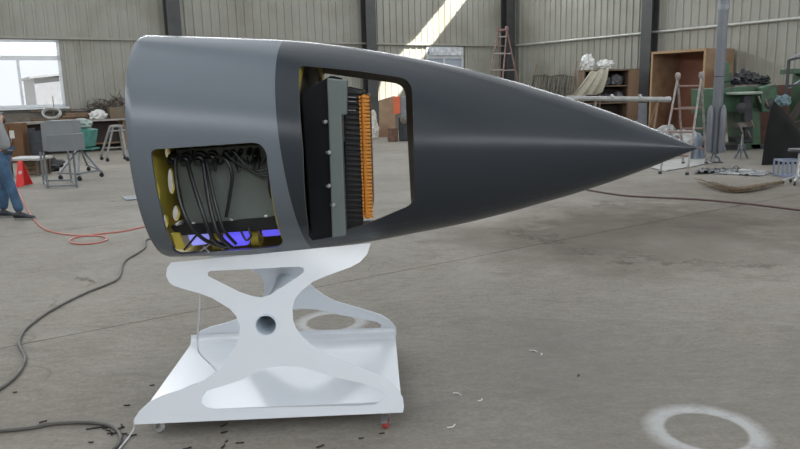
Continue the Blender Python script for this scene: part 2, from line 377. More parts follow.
# columns (welded I-sections, flange towards the room)
def column(n, s, side):
    mb = MB()
    if side == 'L': c = H(s, V1 - .22); R = RH
    else: c = H(U1 - .22, s); R = RH @ Matrix.Rotation(math.pi / 2, 3, 'Z')
    for dx, dy, sx, sy in ((0, -.18, .44, .02), (0, .18, .44, .02), (0, 0, .014, .36)):
        mb.box(c + R @ Vector((dx, dy, HR / 2)), (sx, sy, HR), R)
    mb.box(c + EZ * .02, (.5, .5, .04), R)
    for q in (-.19, .19): mb.tube([c + R @ Vector((q, -.2, .04)), c + R @ Vector((q, -.2, .1))], .02, 6)
    struct(mb.build('trim_%d' % n, steel))
def colpos(x, y, side): return (onL if side == 'L' else onR)(x, y, .3)[0]
column(3, colpos(172.5, 12, 'L'), 'L'); column(4, colpos(369.5, 20, 'L'), 'L'); column(5, colpos(509, 40, 'L'), 'L'); column(6, colpos(648, 30, 'R'), 'R'); column(7, colpos(648, 30, 'R') - 7.4, 'R')
# roof with the open slot that throws the sun patch on the left wall
quad = [(468, -26), (487, -26), (437, 40), (424, 58), (394, 104), (374, 104), (382, 80), (398, 56), (417, 36)]
slot = []
for x, y in quad:
    p = PP(x, y, H(0, V1), E2); k = (HR - p.z) / SUN.z; slot.append(p + SUN * k)
mb = MB(); R4 = [H(U0 - .3, V0 - .3, HR), H(U1 + .3, V0 - .3, HR), H(U1 + .3, V1 + .3, HR), H(U0 - .3, V1 + .3, HR)]
mb.prism(R4, EZ * .08, [slot]); struct(mb.build('ceiling', mat('roof_sheet', (.22, .23, .24), .6)))
# windows -------------------------------------------------------------
alu = mat('window_frame_white', (.62, .64, .66), .35, .1)
def window(n, h, transom, mulls, gm, lowsplit=True):
    a, b_, z0, z1 = h; root = struct(thing('window_%d' % n, H((a + b_) / 2, V1, z0), '', '')); del root['category']; del root['label']
    fr = MB(); yv = V1 + .02
    for z in (z0 + .04, z1 - .04, transom): fr.box(H((a + b_) / 2, yv, z), (b_ - a, .10, .08 if z != transom else .13), RH)
    for s in (a + .04, b_ - .04): fr.box(H(s, yv, (z0 + z1) / 2), (.08, .10, z1 - z0), RH)
    for s in mulls: fr.box(H(s, yv, (z0 + transom) / 2), (.07, .09, transom - z0), RH)
    fr.build('frame', alu, root)
    bnds = [a + .08] + list(mulls) + [b_ - .08]
    for i in range(len(bnds) - 1):
        p = MB(); p.box(H((bnds[i] + bnds[i + 1]) / 2, yv + .01, (z0 + transom) / 2), (bnds[i + 1] - bnds[i], .006, transom - z0 - .1), RH); p.build('pane', gm, root)
    p = MB(); p.box(H((a + b_) / 2, yv + .01, (z1 + transom) / 2), (b_ - a - .16, .006, z1 - transom - .15), RH); p.build('pane', gm, root)
    s_ = MB(); s_.box(H((a + b_) / 2, V1 - .07, z0 - .03), (b_ - a + .16, .26, .05), RH); s_.build('sill', alu, root)
m1 = onL(20, 80)[0]
window(1, HOLES[0], onL(40, 58)[1], [m1 - 1.15, m1], glass_mat('clear_glass'))
window(2, HOLES[1], onL(445, 57)[1], [onL(444, 65)[0]], glass_mat('filmed_glass', refl=.15, diff=.85, dcol=(.42, .47, .55)))
wf = MB(); wf.box(H((w2l + w2r) / 2, V1 - .09, (w2t + onL(445, 57)[1]) / 2), (w2r - w2l - .2, .04, w2t - onL(445, 57)[1] - .12), RH)
solo(wf, 'plastic_sheet', mat('wrap', (.58, .60, .64), .25, 0, .3, 6, bump=1, bscale=6), 'crumpled clear film taped over the top light of the far window', 'plastic sheet')
# pale shed outside the left window
sh = thing('storage_shed', H(-1, V1 + 13, 0), 'pale grey shed seen through the left window', 'building')
pw = mat('shed_wall', (.15, .155, .165), .7); c0 = onL(40, 75)[0] + 2.3
mb = MB(); mb.box(H(c0 + 1.1, V1 + 16, 1.3), (4.4, 5, 2.6), RH); mb.build('wall', pw, sh)
mb = MB(); mb.add([H(c0 - 1.3, V1 + 13.3, 2.55), H(c0 + 3.5, V1 + 13.3, 3.0), H(c0 + 3.5, V1 + 18.7, 3.0), H(c0 - 1.3, V1 + 18.7, 2.55), H(c0 - 1.3, V1 + 13.3, 2.65), H(c0 + 3.5, V1 + 13.3, 3.1), H(c0 + 3.5, V1 + 18.7, 3.1), H(c0 - 1.3, V1 + 18.7, 2.65)], [(0, 1, 2, 3), (4, 5, 6, 7), (0, 1, 5, 4), (1, 2, 6, 5), (2, 3, 7, 6), (3, 0, 4, 7)]); mb.build('roof', mat('shed_roof', (.17, .175, .185), .6), sh)
mb = MB(); mb.box(H(5, V1 + 20, -.1), (70, 39, .1), RH); struct(mb.build('ground', mat('yard_concrete', (.55, .54, .5), .9)))
# ================================================================== NOSE CONE MODEL
AL = Vector((-1.223, 3.566, 1.350)); AT = Vector((1.476, 3.410, 1.282)); AX = (AT - AL).normalized(); AU = AX.cross(EZ).normalized(); AV = AU.cross(AX).normalized()
SL = (AT - AL).length
PRS = [-.12, .052, .327, .668, .815, 1.002, 1.236, 1.53, 1.801, 1.925, 2.086, 2.3, 2.486, 2.6, SL]
PRR = [.549, .545, .536, .521, .509, .486, .449, .391, .322, .285, .237, .165, .094, .0465, .003]
def prof(s):   # monotone-ish smooth radius
    i = int(np.searchsorted(PRS, s)) - 1; i = max(0, min(len(PRS) - 2, i))
    def m(k):
        if k <= 0 or k >= len(PRS) - 1: k = max(0, min(len(PRS) - 2, k)); return (PRR[k + 1] - PRR[k]) / (PRS[k + 1] - PRS[k])
        return (PRR[k + 1] - PRR[k - 1]) / (PRS[k + 1] - PRS[k - 1])
    h = PRS[i + 1] - PRS[i]; t = (s - PRS[i]) / h
    return (2 * t ** 3 - 3 * t * t + 1) * PRR[i] + (t ** 3 - 2 * t * t + t) * h * m(i) + (-2 * t ** 3 + 3 * t * t) * PRR[i + 1] + (t ** 3 - t * t) * h * m(i + 1)
def belly(s, sn):   # the rear hangs slightly deeper than a circle
    return 1.0 + .05 * max(0.0, min(1.0, (1.35 - s) / .8)) * max(0.0, -sn) ** 1.5
def bodyp(s, th, off=0.0):
    r = max(prof(s) * belly(s, math.sin(th)) + off, .0005); return AL + AX * s + (AU * math.cos(th) + AV * math.sin(th)) * r
def rim(th): return .548 * (math.sin(th) * -.063 + math.cos(th) * .139)
def stripe(th): return .746 + .515 * (math.sin(th) * -.133)
def hit(x, y, far=False):
    d = ray(x, y).normalized(); lo, hi = 2.4, 5.2; prev = None; roots = []
    for k in range(561):
        t = lo + (hi - lo) * k / 560; p = EYE + d * t; q = p - AL; s = q.dot(AX); s2 = min(max(s, 0), SL)
        q2 = q - AX * s; g = q2.length - prof(s2) * belly(s2, q2.dot(AV) / max(q2.length, 1e-6))
        if prev is not None and (prev < 0) != (g < 0): roots.append(p)
        prev = g
    if not roots: return None
    return roots[-1] if far else roots[0]
aftp = mat('model_grey_paint', (.128, .148, .172), .27, 0, .03, 2, spec=.4)
nosep = mat('radome_grey_paint', (.030, .036, .044), .27, 0, .04, 2, spec=.3)
inner = mat('primer_yellow', (.36, .28, .05), .5, 0, .12, 4)
innerd = mat('inner_brown', (.15, .14, .115), .6, 0, .2, 4)
yel = mat('frame_yellow', (.50, .40, .06), .45, 0, .1, 5)
nose = thing('nose_cone_model', Vector((-.1, 3.5, .74)), 'large grey aircraft nose cone model with open hatches lying on the white stand', 'model')
def shell(name, sA, sB, mo, mi_, tk=.016, ns=40, nth=224, closed=False):
    bm = bmesh.new(); rows = []
    for off, rng in ((0, range(ns + 1)), (-tk, range(ns, -1, -1))):
        for i in rng:
            ring = []
            for k in range(nth):
                th = 2 * math.pi * k / nth; a = sA(th); b_ = sB(th) - (.06 if (closed and off) else 0); s = a + (b_ - a) * (i / ns)
                o_ = off if not (closed and off and prof(s) < tk + .004) else -(prof(s) - .002)
                e = 0
                if name == 'aft_shell' and i == 0: e = -.006
                ring.append(bm.verts.new(bodyp(s, th, o_ + (e if not off else 0)) - ROOT[nose.name]))
            rows.append((ring, 1 if off else 0))
    n = len(rows)
    for i in range(n):
        a, b_ = rows[i][0], rows[(i + 1) % n][0]; idx = 1 if (rows[i][1] and rows[(i + 1) % n][1]) else 0
        for k in range(nth):
            f = bm.faces.new((a[k], a[(k + 1) % nth], b_[(k + 1) % nth], b_[k])); f.material_index = idx; f.smooth = True
    bmesh.ops.recalc_face_normals(bm, faces=bm.faces); me = bpy.data.meshes.new(name); bm.to_mesh(me); bm.free()
    me.materials.append(mo); me.materials.append(mi_); me.set_sharp_from_angle(angle=math.radians(50))
    o = bpy.data.objects.new(name, me); COL.objects.link(o); o.parent = nose; o.location = (0, 0, 0); ROOT[o.name] = ROOT[nose.name]; return o
aft = shell('aft_shell', rim, stripe, aftp, inner)
rad = shell('radome', stripe, lambda th: SL, nosep, innerd, ns=90, closed=True)
def cut(obj, px, y0, y1, far=False, hitf=None):
    pts = [hit(a[0], a[1], far) for a in px]; pts = [p for p in pts if p]
    poly = [Vector((p.x, y0, p.z)) for p in pts]; mb = MB(); mb.prism(poly, Vector((0, y1 - y0, 0)))
    me = bpy.data.meshes.new('c'); me.from_pydata([tuple(v) for v in mb.v], [], mb.f)
    bm = bmesh.new(); bm.from_mesh(me); bmesh.ops.recalc_face_normals(bm, faces=bm.faces); bm.to_mesh(me); bm.free()
    me.materials.append(innerd); me.materials.append(innerd)
    c = bpy.data.objects.new('c', me); COL.objects.link(c)
    bpy.context.view_layer.update()
    md = obj.modifiers.new('cut', 'BOOLEAN'); md.object = c; md.operation = 'DIFFERENCE'; md.solver = 'EXACT'
    dg = bpy.context.evaluated_depsgraph_get(); ev = obj.evaluated_get(dg); nm = bpy.data.meshes.new_from_object(ev); obj.modifiers.remove(md)
    nm.name = obj.name; obj.data = nm; bpy.data.objects.remove(c)
    nm.set_sharp_from_angle(angle=math.radians(35))
    return pts
HATCH = rnd_poly([(150.3, 149.6), (264, 141.8), (284, 246.3), (174.5, 254.5), (161.5, 213)], [6, 15, 8, 10, 40])
WIN = rnd_poly([(298.5, 65.5), (357, 71), (412, 79), (414.5, 203.5), (362, 226), (309.5, 240), (303, 150)], [6, 60, 17, 14, 60, 5, 80])
FAR = rnd_poly([(322, 73), (405, 84.5), (412, 218), (330, 222)], [4, 15, 6, 4])
cut(aft, HATCH, 2.5, 3.56); cut(rad, WIN, 2.5, 3.5); cut(rad, FAR, 3.52, 4.6, far=True)
# inside the rear: lightened bulkhead, seen through the hatch
def disc(name, s, ro, ri, holes, m, tk=.012):
    ctr = AL + AX * s; N = 48
    outer = [ctr + (AU * math.cos(2 * math.pi * k / N) + AV * math.sin(2 * math.pi * k / N)) * ro for k in range(N)]
    hs = []
    if ri: hs.append([ctr + (AU * math.cos(2 * math.pi * k / N) + AV * math.sin(2 * math.pi * k / N)) * ri for k in range(N)])
    for (c, rx, rz) in holes:
        hs.append([c + AU * math.cos(2 * math.pi * k / 16) * rx + AV * math.sin(2 * math.pi * k / 16) * rz for k in range(16)])
    mb = MB(); mb.prism(outer, AX * -tk, hs); return mb.build(name, m, nose)
bs = .118; bc = AL + AX * bs
hol = []
for x, y, rx, rz in ((157, 193, .035, .055), (171.5, 181, .045, .065), (176.5, 213, .05, .04), (166, 221, .03, .035), (167.5, 152, .03, .03), (186, 170, .05, .06), (189, 200, .04, .05), (195, 150, .05, .05), (200, 185, .05, .06)):
    hol.append((PP(x, y, bc, AX), rx, rz))
for a in (150, 175, 200, 225, 250, 110, 80): hol.append((bc + (AU * math.cos(math.radians(a)) + AV * math.sin(math.radians(a))) * .40, .06, .06))
okh = []
for h in hol:
    if all((h[0] - g[0]).length > max(h[1], h[2]) + max(g[1], g[2]) + .008 for g in okh) and (h[0] - bc).length + max(h[1], h[2]) < .528: okh.append(h)
disc('bulkhead', bs, .53, 0, okh, yel)
disc('frame_ring', .70, .518, .42, [], yel); disc('frame_ring', .80, .50, .44, [], yel)
disc('bulkhead', .785, .50, 0, [], innerd)
# grey equipment box with fixing tabs, connectors, hanging cables
boxm = mat('equipment_grey', (.14, .163, .155), .42, 0, .1, 5)
blk = mat('satin_black', (.012, .013, .015), .35, 0, .2, 8)
yb = 3.24; A_, B_, C_, D_ = PY(171, 150, yb), PY(276, 143, yb), PY(284, 222, yb), PY(188, 227, yb)
eq = MB().prism([A_, B_, C_, D_], Vector((0, .45, 0))).build('equipment_box', boxm, nose, bevel=.008)
for (x, y) in ((193, 224), (231, 220.5), (266, 217)):
    c = PY(x, y, yb - .006); t_ = MB(); t_.lathe(c, Vector((0, 1, 0)), [(.028, 0), (.028, .012)], 16); tb = t_.build('mounting_tab', boxm, eq, smooth=True)
    t_ = MB(); t_.lathe(c, Vector((0, -1, 0)), [(.011, 0), (.011, .006), (.006, .009)], 10); t_.build('bolt', galv, eq, smooth=True)
mb = MB(); mb.prism([PY(170, 226, 3.22), PY(284, 216, 3.22), PY(285, 229, 3.22), PY(176, 236, 3.22)], Vector((0, .4, 0))); mb.build('support_tray', blk, nose, bevel=.005)
for x, y, r in ((174, 157, .026), (187, 158, .030), (201, 157, .034), (213, 155, .026), (226, 153, .016), (233, 152, .014), (241, 151, .014), (250, 150, .014), (257, 150, .013)):
    c = PY(x, y, yb); mb = MB(); mb.lathe(c, Vector((0, -1, -.35)), [(r, 0), (r, .02), (r * .75, .022), (r * .75, .045), (r * .5, .05), (r * .45, .065)], 14); mb.build('connector', blk, nose, smooth=True)
CB = [[(175, 158), (176, 180), (181, 205), (190, 225), (205, 240), (224, 247)], [(187, 160), (192, 180), (200, 205), (208, 228), (216, 242), (232, 247)],
      [(203, 163), (207, 190), (212, 215), (219, 235), (230, 246)], [(206, 160), (211, 185), (217, 210), (224, 230), (236, 244)], [(215, 156), (226, 160), (232, 175), (230, 195), (226, 217)],
      [(225, 153), (240, 165), (256, 171), (268, 169)], [(234, 152), (248, 168), (260, 175), (268, 176)], [(268, 158), (269, 178), (269.5, 190), (272, 199)], [(241, 231), (246, 240), (251, 236), (248, 228)], [(200, 231), (190, 243), (184, 250)]]
for i, c in enumerate(CB):
    dep = [3.19 - .006 * (i % 4)] * len(c)
    if i < 4: dep = [3.20, 3.17, 3.15, 3.15, 3.19, 3.26]
    pts = [PY(x, y, dep[min(k, len(dep) - 1)]) for k, (x, y) in enumerate(c)]
    MB().tube(smooth_line(pts), .010 if i < 3 else .0085 if i < 5 else .0055, 8).build('cable', blk, nose, smooth=True)
random.seed(2)
lp_ = []
for k in range(16):   # short messy leads round the plugs
    x = random.uniform(172, 262); y = random.uniform(150, 158); dx = random.uniform(-14, 14); dy = random.uniform(4, 16)
    MB().tube(smooth_line([PY(x, y, 3.22), PY(x + dx * .3, y + dy, 3.19), PY(x + dx, y + dy * .7, 3.2), PY(x + dx * 1.2, y + 1, 3.23)], 4), .0042, 6).build('lead', blk, nose, smooth=True)
# blue lit vessels with yellow clamps in the belly
blue = mat('blue_lamp_tube', (.10, .09, .75), .3, 0, .1, 4, emit=1.0, emcol=(.13, .11, .9)); lil = mat('lilac_lamp_tube', (.3, .3, .85), .3, 0, .1, 4, emit=.75, emcol=(.33, .34, 1.0))
def cyl(name, x0, y0, x1, y1, Y, r, m):
    a, b_ = PY(x0, y0, Y), PY(x1, y1, Y); d = (b_ - a); L = d.length
    MB().lathe(a, d, [(r * .6, 0), (r * .92, .006), (r, .02), (r, L - .02), (r * .92, L - .006), (r * .6, L)], 20).build(name, m, nose, smooth=True)
cyl('glowing_tube', 180, 239, 208, 236, 3.34, .040, lil); cyl('glowing_tube', 225, 238, 249, 236, 3.38, .045, blue); cyl('glowing_tube', 262, 230, 284, 228, 3.42, .035, blue)
for x, y, r in ((219, 238, .062), (257, 235, .055)):
    c = PY(x, y, 3.36); MB().lathe(c, AX, [(r, -.02), (r, .02), (r * .6, .02), (r * .6, -.02)], 20).build('clamp_ring', yel, nose, smooth=True)
mb = MB(); mb.prism([PY(171, 233, 3.20), PY(179, 233, 3.20), PY(187, 250, 3.22), PY(176, 249, 3.22)], Vector((0, .2, 0))); mb.build('side_bracket', yel, nose, bevel=.004)
for x0, y0, x1, y1 in ((200, 251, 212, 243), (203, 246, 209, 252)): MB().tube([PY(x0, y0, 3.24), PY(x1, y1, 3.26)], .004, 6).build('clip', galv, nose)
# ---- radar unit behind the big opening
def slab(name, pxs, yf, dy, m, bevel=.006, par=None): return MB().prism([PY(x, y, yf) for x, y in pxs], Vector((0, dy, 0))).build(name, m, par or nose, bevel=bevel)
radf = mat('radar_housing_black', (.006, .007, .009), .6, 0, .2, 8, spec=.15); radg = mat('radar_panel_green_grey', (.125, .15, .147), .42, 0, .08, 6)
hs = slab('radar_housing', [(300.5, 93), (330, 76), (334, 76), (338, 236), (311.5, 241)], 3.15, .5, radf)
slab('radar_panel', [(327, 78), (347, 80), (346.5, 115), (341.5, 115), (346, 236), (332, 238)], 3.13, .08, radg)
for i, (x, y) in enumerate(((325.5, 122), (329, 152.5), (329, 186), (333.5, 205))):
    MB().lathe(PY(x, y, 3.12), Vector((0, -1, 0)), [(.009, -.02), (.009, .01), (.005, .014)], 10).build('bolt', galv, nose, smooth=True)
    MB().bar(PY(x - 5, y, 3.18), PY(x, y, 3.13), .012, .012).build('latch', galv if i == 0 else greym, nose)
fin = mat('heat_sink_black', (.022, .022, .024), .45, 0, .2, 12)
slab('heat_sink', [(343, 86), (361.5, 90), (364, 216), (362, 226), (346, 232)], 3.24, .40, fin)
fm = MB()
for k in range(26):
    y = 92 + k * 5.1; fm.bar(PY(346, y, 3.232), PY(361.5, y + .7, 3.232), .03, .009)
fm.build('cooling_fins', fin, nose)['kind'] = 'stuff'
for y in (97, 101, 110): MB().bar(PY(346.5, y, 3.185), PY(356, y + .4, 3.185), .004, .003).build('fin_edge_strip', galv, nose)
org = mat('antenna_orange', (.62, .24, .03), .5, 0, .1, 8)
x0 = PY(366.5, 150, 3.3).x
mb = MB(); c = Vector((x0, 3.47, PY(366, 156, 3.3).z)); hz = .29
mb.box(c, (.028, .52, hz * 2), None); ant = mb.build('antenna_array', org, nose, bevel=.01)
tm = MB()
for k in range(34):
    z = -hz + .012 + k * (2 * hz - .024) / 33
    tm.box(c + Vector((.010, -.263, z)), (.030, .010, .011)); tm.box(c + Vector((-.019, -.25, z)), (.008, .024, .011))
tm.build('array_elements', org, nose)['kind'] = 'stuff'
MB().lathe(c, AX, [(.06, -.14), (.06, -.01)], 16).build('antenna_hub', darkm, nose, smooth=True)
# ================================================================== WHITE STAND
F1, F2, B1, B2 = Vector((-1.273, 3.021, .085)), Vector((-.008, 3.064, .085)), Vector((-1.288, 4.061, .085)), Vector((-.017, 4.129, .085))
SXA = (F2 - F1).normalized(); TOPF = F1 + Vector((.0, .262, .775)); FN = SXA.cross(TOPF - F1).normalized(); FUP = FN.cross(SXA) * -1
if FUP.z < 0: FUP = -FUP
if FN.y > 0: FN = -FN
stand = thing('display_stand', Vector((-.64, 3.57, 0)), 'glossy white sheet metal stand with cut-out crossed side plates on castors', 'stand')
OUT = [(171, 262.5), (167, 268), (166, 276), (169, 282), (174, 286), (187, 290), (200, 293.5), (212, 298), (221, 303.5), (230, 309), (236, 316), (240, 326), (239, 337), (236, 346), (230, 355), (220, 369), (203, 381), (183, 389), (163, 395), (149, 402), (139, 411), (134.5, 419), (134, 424.5),
       (403, 412.5), (404, 407), (403, 398), (399, 391), (393, 384), (383, 376.5), (369, 370.5), (347, 362.5), (325, 354), (313, 346), (303, 337), (296, 328), (293, 320), (292.5, 308), (295, 299), (301, 291.5), (313, 281.5), (326, 276), (340, 271), (351, 267), (360, 262), (367, 254.5), (371, 243)]
HU = rnd_poly([(203, 270.8), (299, 266.3), (308, 268), (300, 275), (266, 297), (254, 300), (240, 292)], [5, 0, 5, 30, 18, 0, 30], 5)
HU = [(208, 276), (207.5, 273), (210, 271), (230, 270), (260, 268.6), (290, 267), (299, 266.6), (303.5, 268), (304, 272), (300, 275.5), (285, 285), (270, 295), (262, 297.5), (252, 296), (240, 292), (225, 284.5)]
HL = [(202, 397), (206, 391), (223, 386), (241, 380), (255, 373), (268, 368), (283, 366), (300, 367), (315, 371), (330, 376), (360, 383), (378, 388), (384, 393), (383, 399), (376, 404), (360, 405.5), (215, 409), (205, 407), (201, 402)]
def fp(p): return PP(p[0], p[1], F1, FN)
tc = fp((266, 325)); RTUBE = .052
circ = [tc + SXA * math.cos(2 * math.pi * k / 28) * RTUBE + FUP * math.sin(2 * math.pi * k / 28) * RTUBE for k in range(28)]
fo, fh1, fh2 = [fp(p) for p in OUT], [fp(p) for p in HU], [fp(p) for p in HL]
def subdiv(pl, n=3):
    pl = list(pl); q = smooth_line(pl + [pl[0]], n); return q[:-1]
def front(pts): return pts
mid = (F1 + F2 + B1 + B2) / 4; DN = EZ.cross(SXA).normalized()   # towards the back
def back(pts):
    o = []
    for p in pts:
        d = (p - mid).dot(DN); o.append(p - DN * (2 * d))
    return o
for f in (front, back):
    mb = MB(); n = FN if f is front else (FN - DN * 2 * FN.dot(DN)); mb.prism(f(fo), -n * .006, [f(fh1), f(fh2), f(circ)])
    mb.build('side_plate', white, stand)
# base tray, turned up along both plates by a curved bend
bt = MB(); N = 10
def xs_row(t, back_=True):   # profile across the tray: (inward distance, height)
    a = t * math.pi / 2; r = (.055 if back_ else .02); return (.034 * (1.6 if not back_ else 1) + r - r * math.cos(a), .1 + r - r * math.sin(a))
rows = [xs_row(k / N) for k in range(N + 1)]; rowsf = [xs_row(k / N, False) for k in range(N + 1)]
W0, W1 = F1 - mid, F2 - mid; half = -(F1 - mid).dot(DN); xa, xb = (F1 - mid).dot(SXA) + .006, (F2 - mid).dot(SXA) - .004
prf = [(-half + d, z) for d, z in rowsf] + [(half - d, z) for d, z in rows[::-1]]
prf = prf + [(d, z - .006) for d, z in prf[::-1]]
vsx = []
for X in (xa, xb): vsx += [Vector((mid.x, mid.y, 0)) + SXA * X + DN * d + EZ * z for d, z in prf]
m_ = len(prf); fs_ = [(i, (i + 1) % m_, (i + 1) % m_ + m_, i + m_) for i in range(m_)]
for q in range(m_ // 2 - 1):
    a = q; b_ = q + 1; c_ = m_ - 2 - q; d_ = m_ - 1 - q; fs_ += [(a, b_, c_, d_), (a + m_, b_ + m_, c_ + m_, d_ + m_)]
bt.add(vsx, fs_); bt.build('base_tray', white, stand, smooth=True)
tcb = back([tc])[0]
tb_ = MB(); ta = (tcb - tc).normalized(); L = (tcb - tc).length
tb_.lathe(tc, ta, [(RTUBE, -.004), (RTUBE, L + .004), (RTUBE - .004, L + .004), (RTUBE - .004, -.004)], 32); tb_.f = tb_.f[:-2] + [(3 * 32 + k, 3 * 32 + (k + 1) % 32, (k + 1) % 32, k) for k in range(32)]; tb_.mi = [0] * len(tb_.f)
tb_.build('cross_tube', mat('tube_blue_grey', (.60, .68, .76), .35, 0), stand, smooth=True)
casm = mat('castor_zinc', (.33, .34, .35), .3, .7, .1, 9); whl = mat('castor_wheel_grey', (.50, .50, .50), .4); redp = mat('brake_red', (.42, .05, .05), .45)
def castor(p, ang, wm, brake):
    c = Vector((p.x, p.y, 0)); R = Matrix.Rotation(ang, 3, 'Z'); k = MB()
    k.box(c + EZ * .0885, (.075, .06, .005), R); k.lathe(c + EZ * .075, EZ, [(.02, 0), (.022, .006), (.018, .012)], 14)
    for s_ in (-1, 1): k.prism([c + R @ Vector((-.018, s_ * .017, .078)), c + R @ Vector((.018, s_ * .017, .078)), c + R @ Vector((.036, s_ * .017, .022)), c + R @ Vector((.018, s_ * .017, .022))], R @ Vector((0, .0025 * s_, 0)))
    k.tube([c + R @ Vector((.027, -.023, .028)), c + R @ Vector((.027, .023, .028))], .006, 8)
    for sx in (-.028, .028):
        for sy in (-.02, .02): k.lathe(c + R @ Vector((sx, sy, .080)), EZ, [(.006, 0), (.006, .006)], 6)
    o = k.build('castor', casm, stand)
    wc = c + R @ Vector((.027, -.0135, .028)); MB().lathe(wc, R @ Vector((0, 1, 0)), [(.010, 0), (.024, .0005), (.028, .004), (.028, .023), (.024, .0265), (.010, .027)], 24).build('wheel', wm, o, smooth=True)
    if brake: MB().bar(c + R @ Vector((.03, 0, .062)), c + R @ Vector((.075, 0, .048)), .03, .006).build('brake_pedal', brake, o, bevel=.002)
castor(mid + SXA * (xa + .10) - DN * (half - .07), 2.6, whl, casm); castor(mid + SXA * (xb - .075) - DN * (half - .05), -1.75, redp, casm)
castor(mid + SXA * (xa + .1) + DN * (half - .07), .6, whl, None); castor(mid + SXA * (xb - .08) + DN * (half - .07), .3, whl, None)
MB().tube(smooth_line([PY(200, 293, 3.40), PY(199, 315, 3.4), PY(197.5, 338, 3.46), PY(199, 352, 3.44), P(208, 362, .11), P(216, 370, .108), P(214, 374, .108), P(204, 381, .108), P(190, 386, .108), P(170, 396, .108), P(157, 402, .108), Vector((-1.29, 3.08, .09)), P(134, 428, .03), P(128, 438, .008), P(119, 449, .007), P(108, 460, .007)]), .0045, 6).build('power_cable', mat('cable_white', (.55, .56, .58), .4), stand, smooth=True)
# ================================================================== FLOOR LINES: hoses and cable
def hose(name, px, r, m, label, cat='hose', zs=None, extra=()):
    pts = [P(x, y, r + .001) for x, y in px] + list(extra)
    mb = MB().tube(smooth_line(pts, 8), r, 8); return solo(mb, name, m, label, cat, smooth=True)
redh = mat('hose_red', (.55, .17, .14), .4, 0, .1, 4); dkh = mat('hose_dark', (.09, .085, .08), .5, 0, .2, 6)
hose('air_hose', [(3, 160), (12, 178), (21, 197), (27, 208), (33, 218), (44, 228.5), (58, 233), (73, 235), (88, 235.7), (100, 236), (107, 238.5), (104, 241), (96, 243), (84, 244), (73, 243.2), (69.5, 241), (74, 238), (84, 236), (105, 233.2), (122, 231.3), (140, 227.6), (165, 222), (200, 214)], .0085, redh, 'red air hose looped on the floor behind the nose cone')
hose('rubber_hose', [(-10, 395), (8, 383), (19, 372), (25, 358), (19, 344), (22, 334), (28, 327), (50, 311), (83, 294), (108, 284), (119, 277), (124, 262), (138, 252.7), (145, 247), (146, 240), (160, 238), (185, 240)], .0095, dkh, 'dark grey rubber hose snaking across the floor at left')
hose('rubber_hose', [(-12, 432), (0, 431), (30, 428), (54, 423.6), (86, 422.4), (108, 425.2), (118.5, 432), (120, 440), (114, 449), (100, 458)], .009, dkh, 'dark rubber hose hooking round in the near left corner')
hose('floor_cable', [(480, 176), (540, 181), (575, 187.5), (620, 195), (660, 197.5), (700, 199.5), (750, 204), (800, 210), (840, 214)], .012, mat('cable_maroon', (.10, .055, .055), .6), 'thin maroon cable lying across the floor right of the nose tip', 'cable')
# cable tie off-cuts and scraps
tie = mat('tie_black', (.012, .012, .014), .5)
TIEL = ['small black off-cut nearest beneath the front edge of the stand, left part', 'small black off-cut just below the one under the stand edge', 'black off-cut third down below the stand edge', 'black off-cut at the bottom edge left of centre',
        'black bit alone right of the short column of off-cuts', 'black bit at the bottom edge near the left castor', 'black bit just left of the red castor', 'tiny dark bit on the floor inside the bend of the hooked hose', 'tiny dark bit at the far left between the two hoses',
        'dark fleck on the floor left of the stand foot', 'dark fleck just above the left foot of the stand', 'dark fleck in front of the hooked hose', 'dark fleck at the bottom edge under the stand middle', 'dark bit between stand edge and bottom edge, right of centre', 'lone dark fleck on the open floor right of the stand']
for i, (x, y, a) in enumerate(((90, 428.5, .3), (95, 427.6, -.4), (100, 427, .1), (105, 428, .8), (108, 430, -.5), (112, 427.5, .2), (114, 433, 1.1), (117, 428.4, -.2), (121, 427.6, .5), (124, 433.6, .1), (129, 434.8, -.3), (133, 435, .4), (103, 426.6, 1.2), (110, 433, .2), (121, 425.6, 2.0),
                               (224, 425, 1.0), (224, 432, .4), (226, 441, 1.3), (223, 446, 1.4), (240, 442.5, .1), (187, 448, .5), (382, 433, .2), (43, 421.5, .7), (15, 392, 0.2), (127, 405, .0), (152, 385, .3), (91, 442, .0), (320, 446, .6), (361, 438, .2), (578, 375, 1.2))):
    c = P(x, y, .004); L = random.uniform(.018, .042); d = Vector((math.cos(a), math.sin(a), 0)); n = d.cross(EZ)
    mb = MB().tube([c - d * L / 2, c + n * .006 + EZ * .002, c + d * L / 2], .0035, 5)
    near = i < 15
    lab = 'one of the small black cable tie off-cuts strewn beside the hooked hose' if near else TIEL[i - 15]
    solo(mb, 'cable_tie_scrap', tie, lab, 'scrap', 'black cable tie off-cuts beside the hose' if near else None)
pap = mat('scrap_white', (.6, .6, .58), .7)
for i, (x, y, L, lab) in enumerate(((457, 394, .05, 'white scrap nearest the stand of the pair on the floor'), (480, 400, .035, 'small white scrap right of the larger one'), (451, 426, .05, 'short white offcut lying nearest the camera'), (533, 351, .05, 'white shaving in the middle of the floor'), (541, 354, .03, 'tiny white fleck beside the floor shaving'))):
    c = P(x, y, .004); a = random.uniform(0, 3); d = Vector((math.cos(a), math.sin(a), 0)); n = d.cross(EZ); mb = MB().tube([c - d * L / 2, c + n * L * .25, c + d * L / 2], .004, 5); solo(mb, 'paper_scrap', pap, lab, 'scrap')
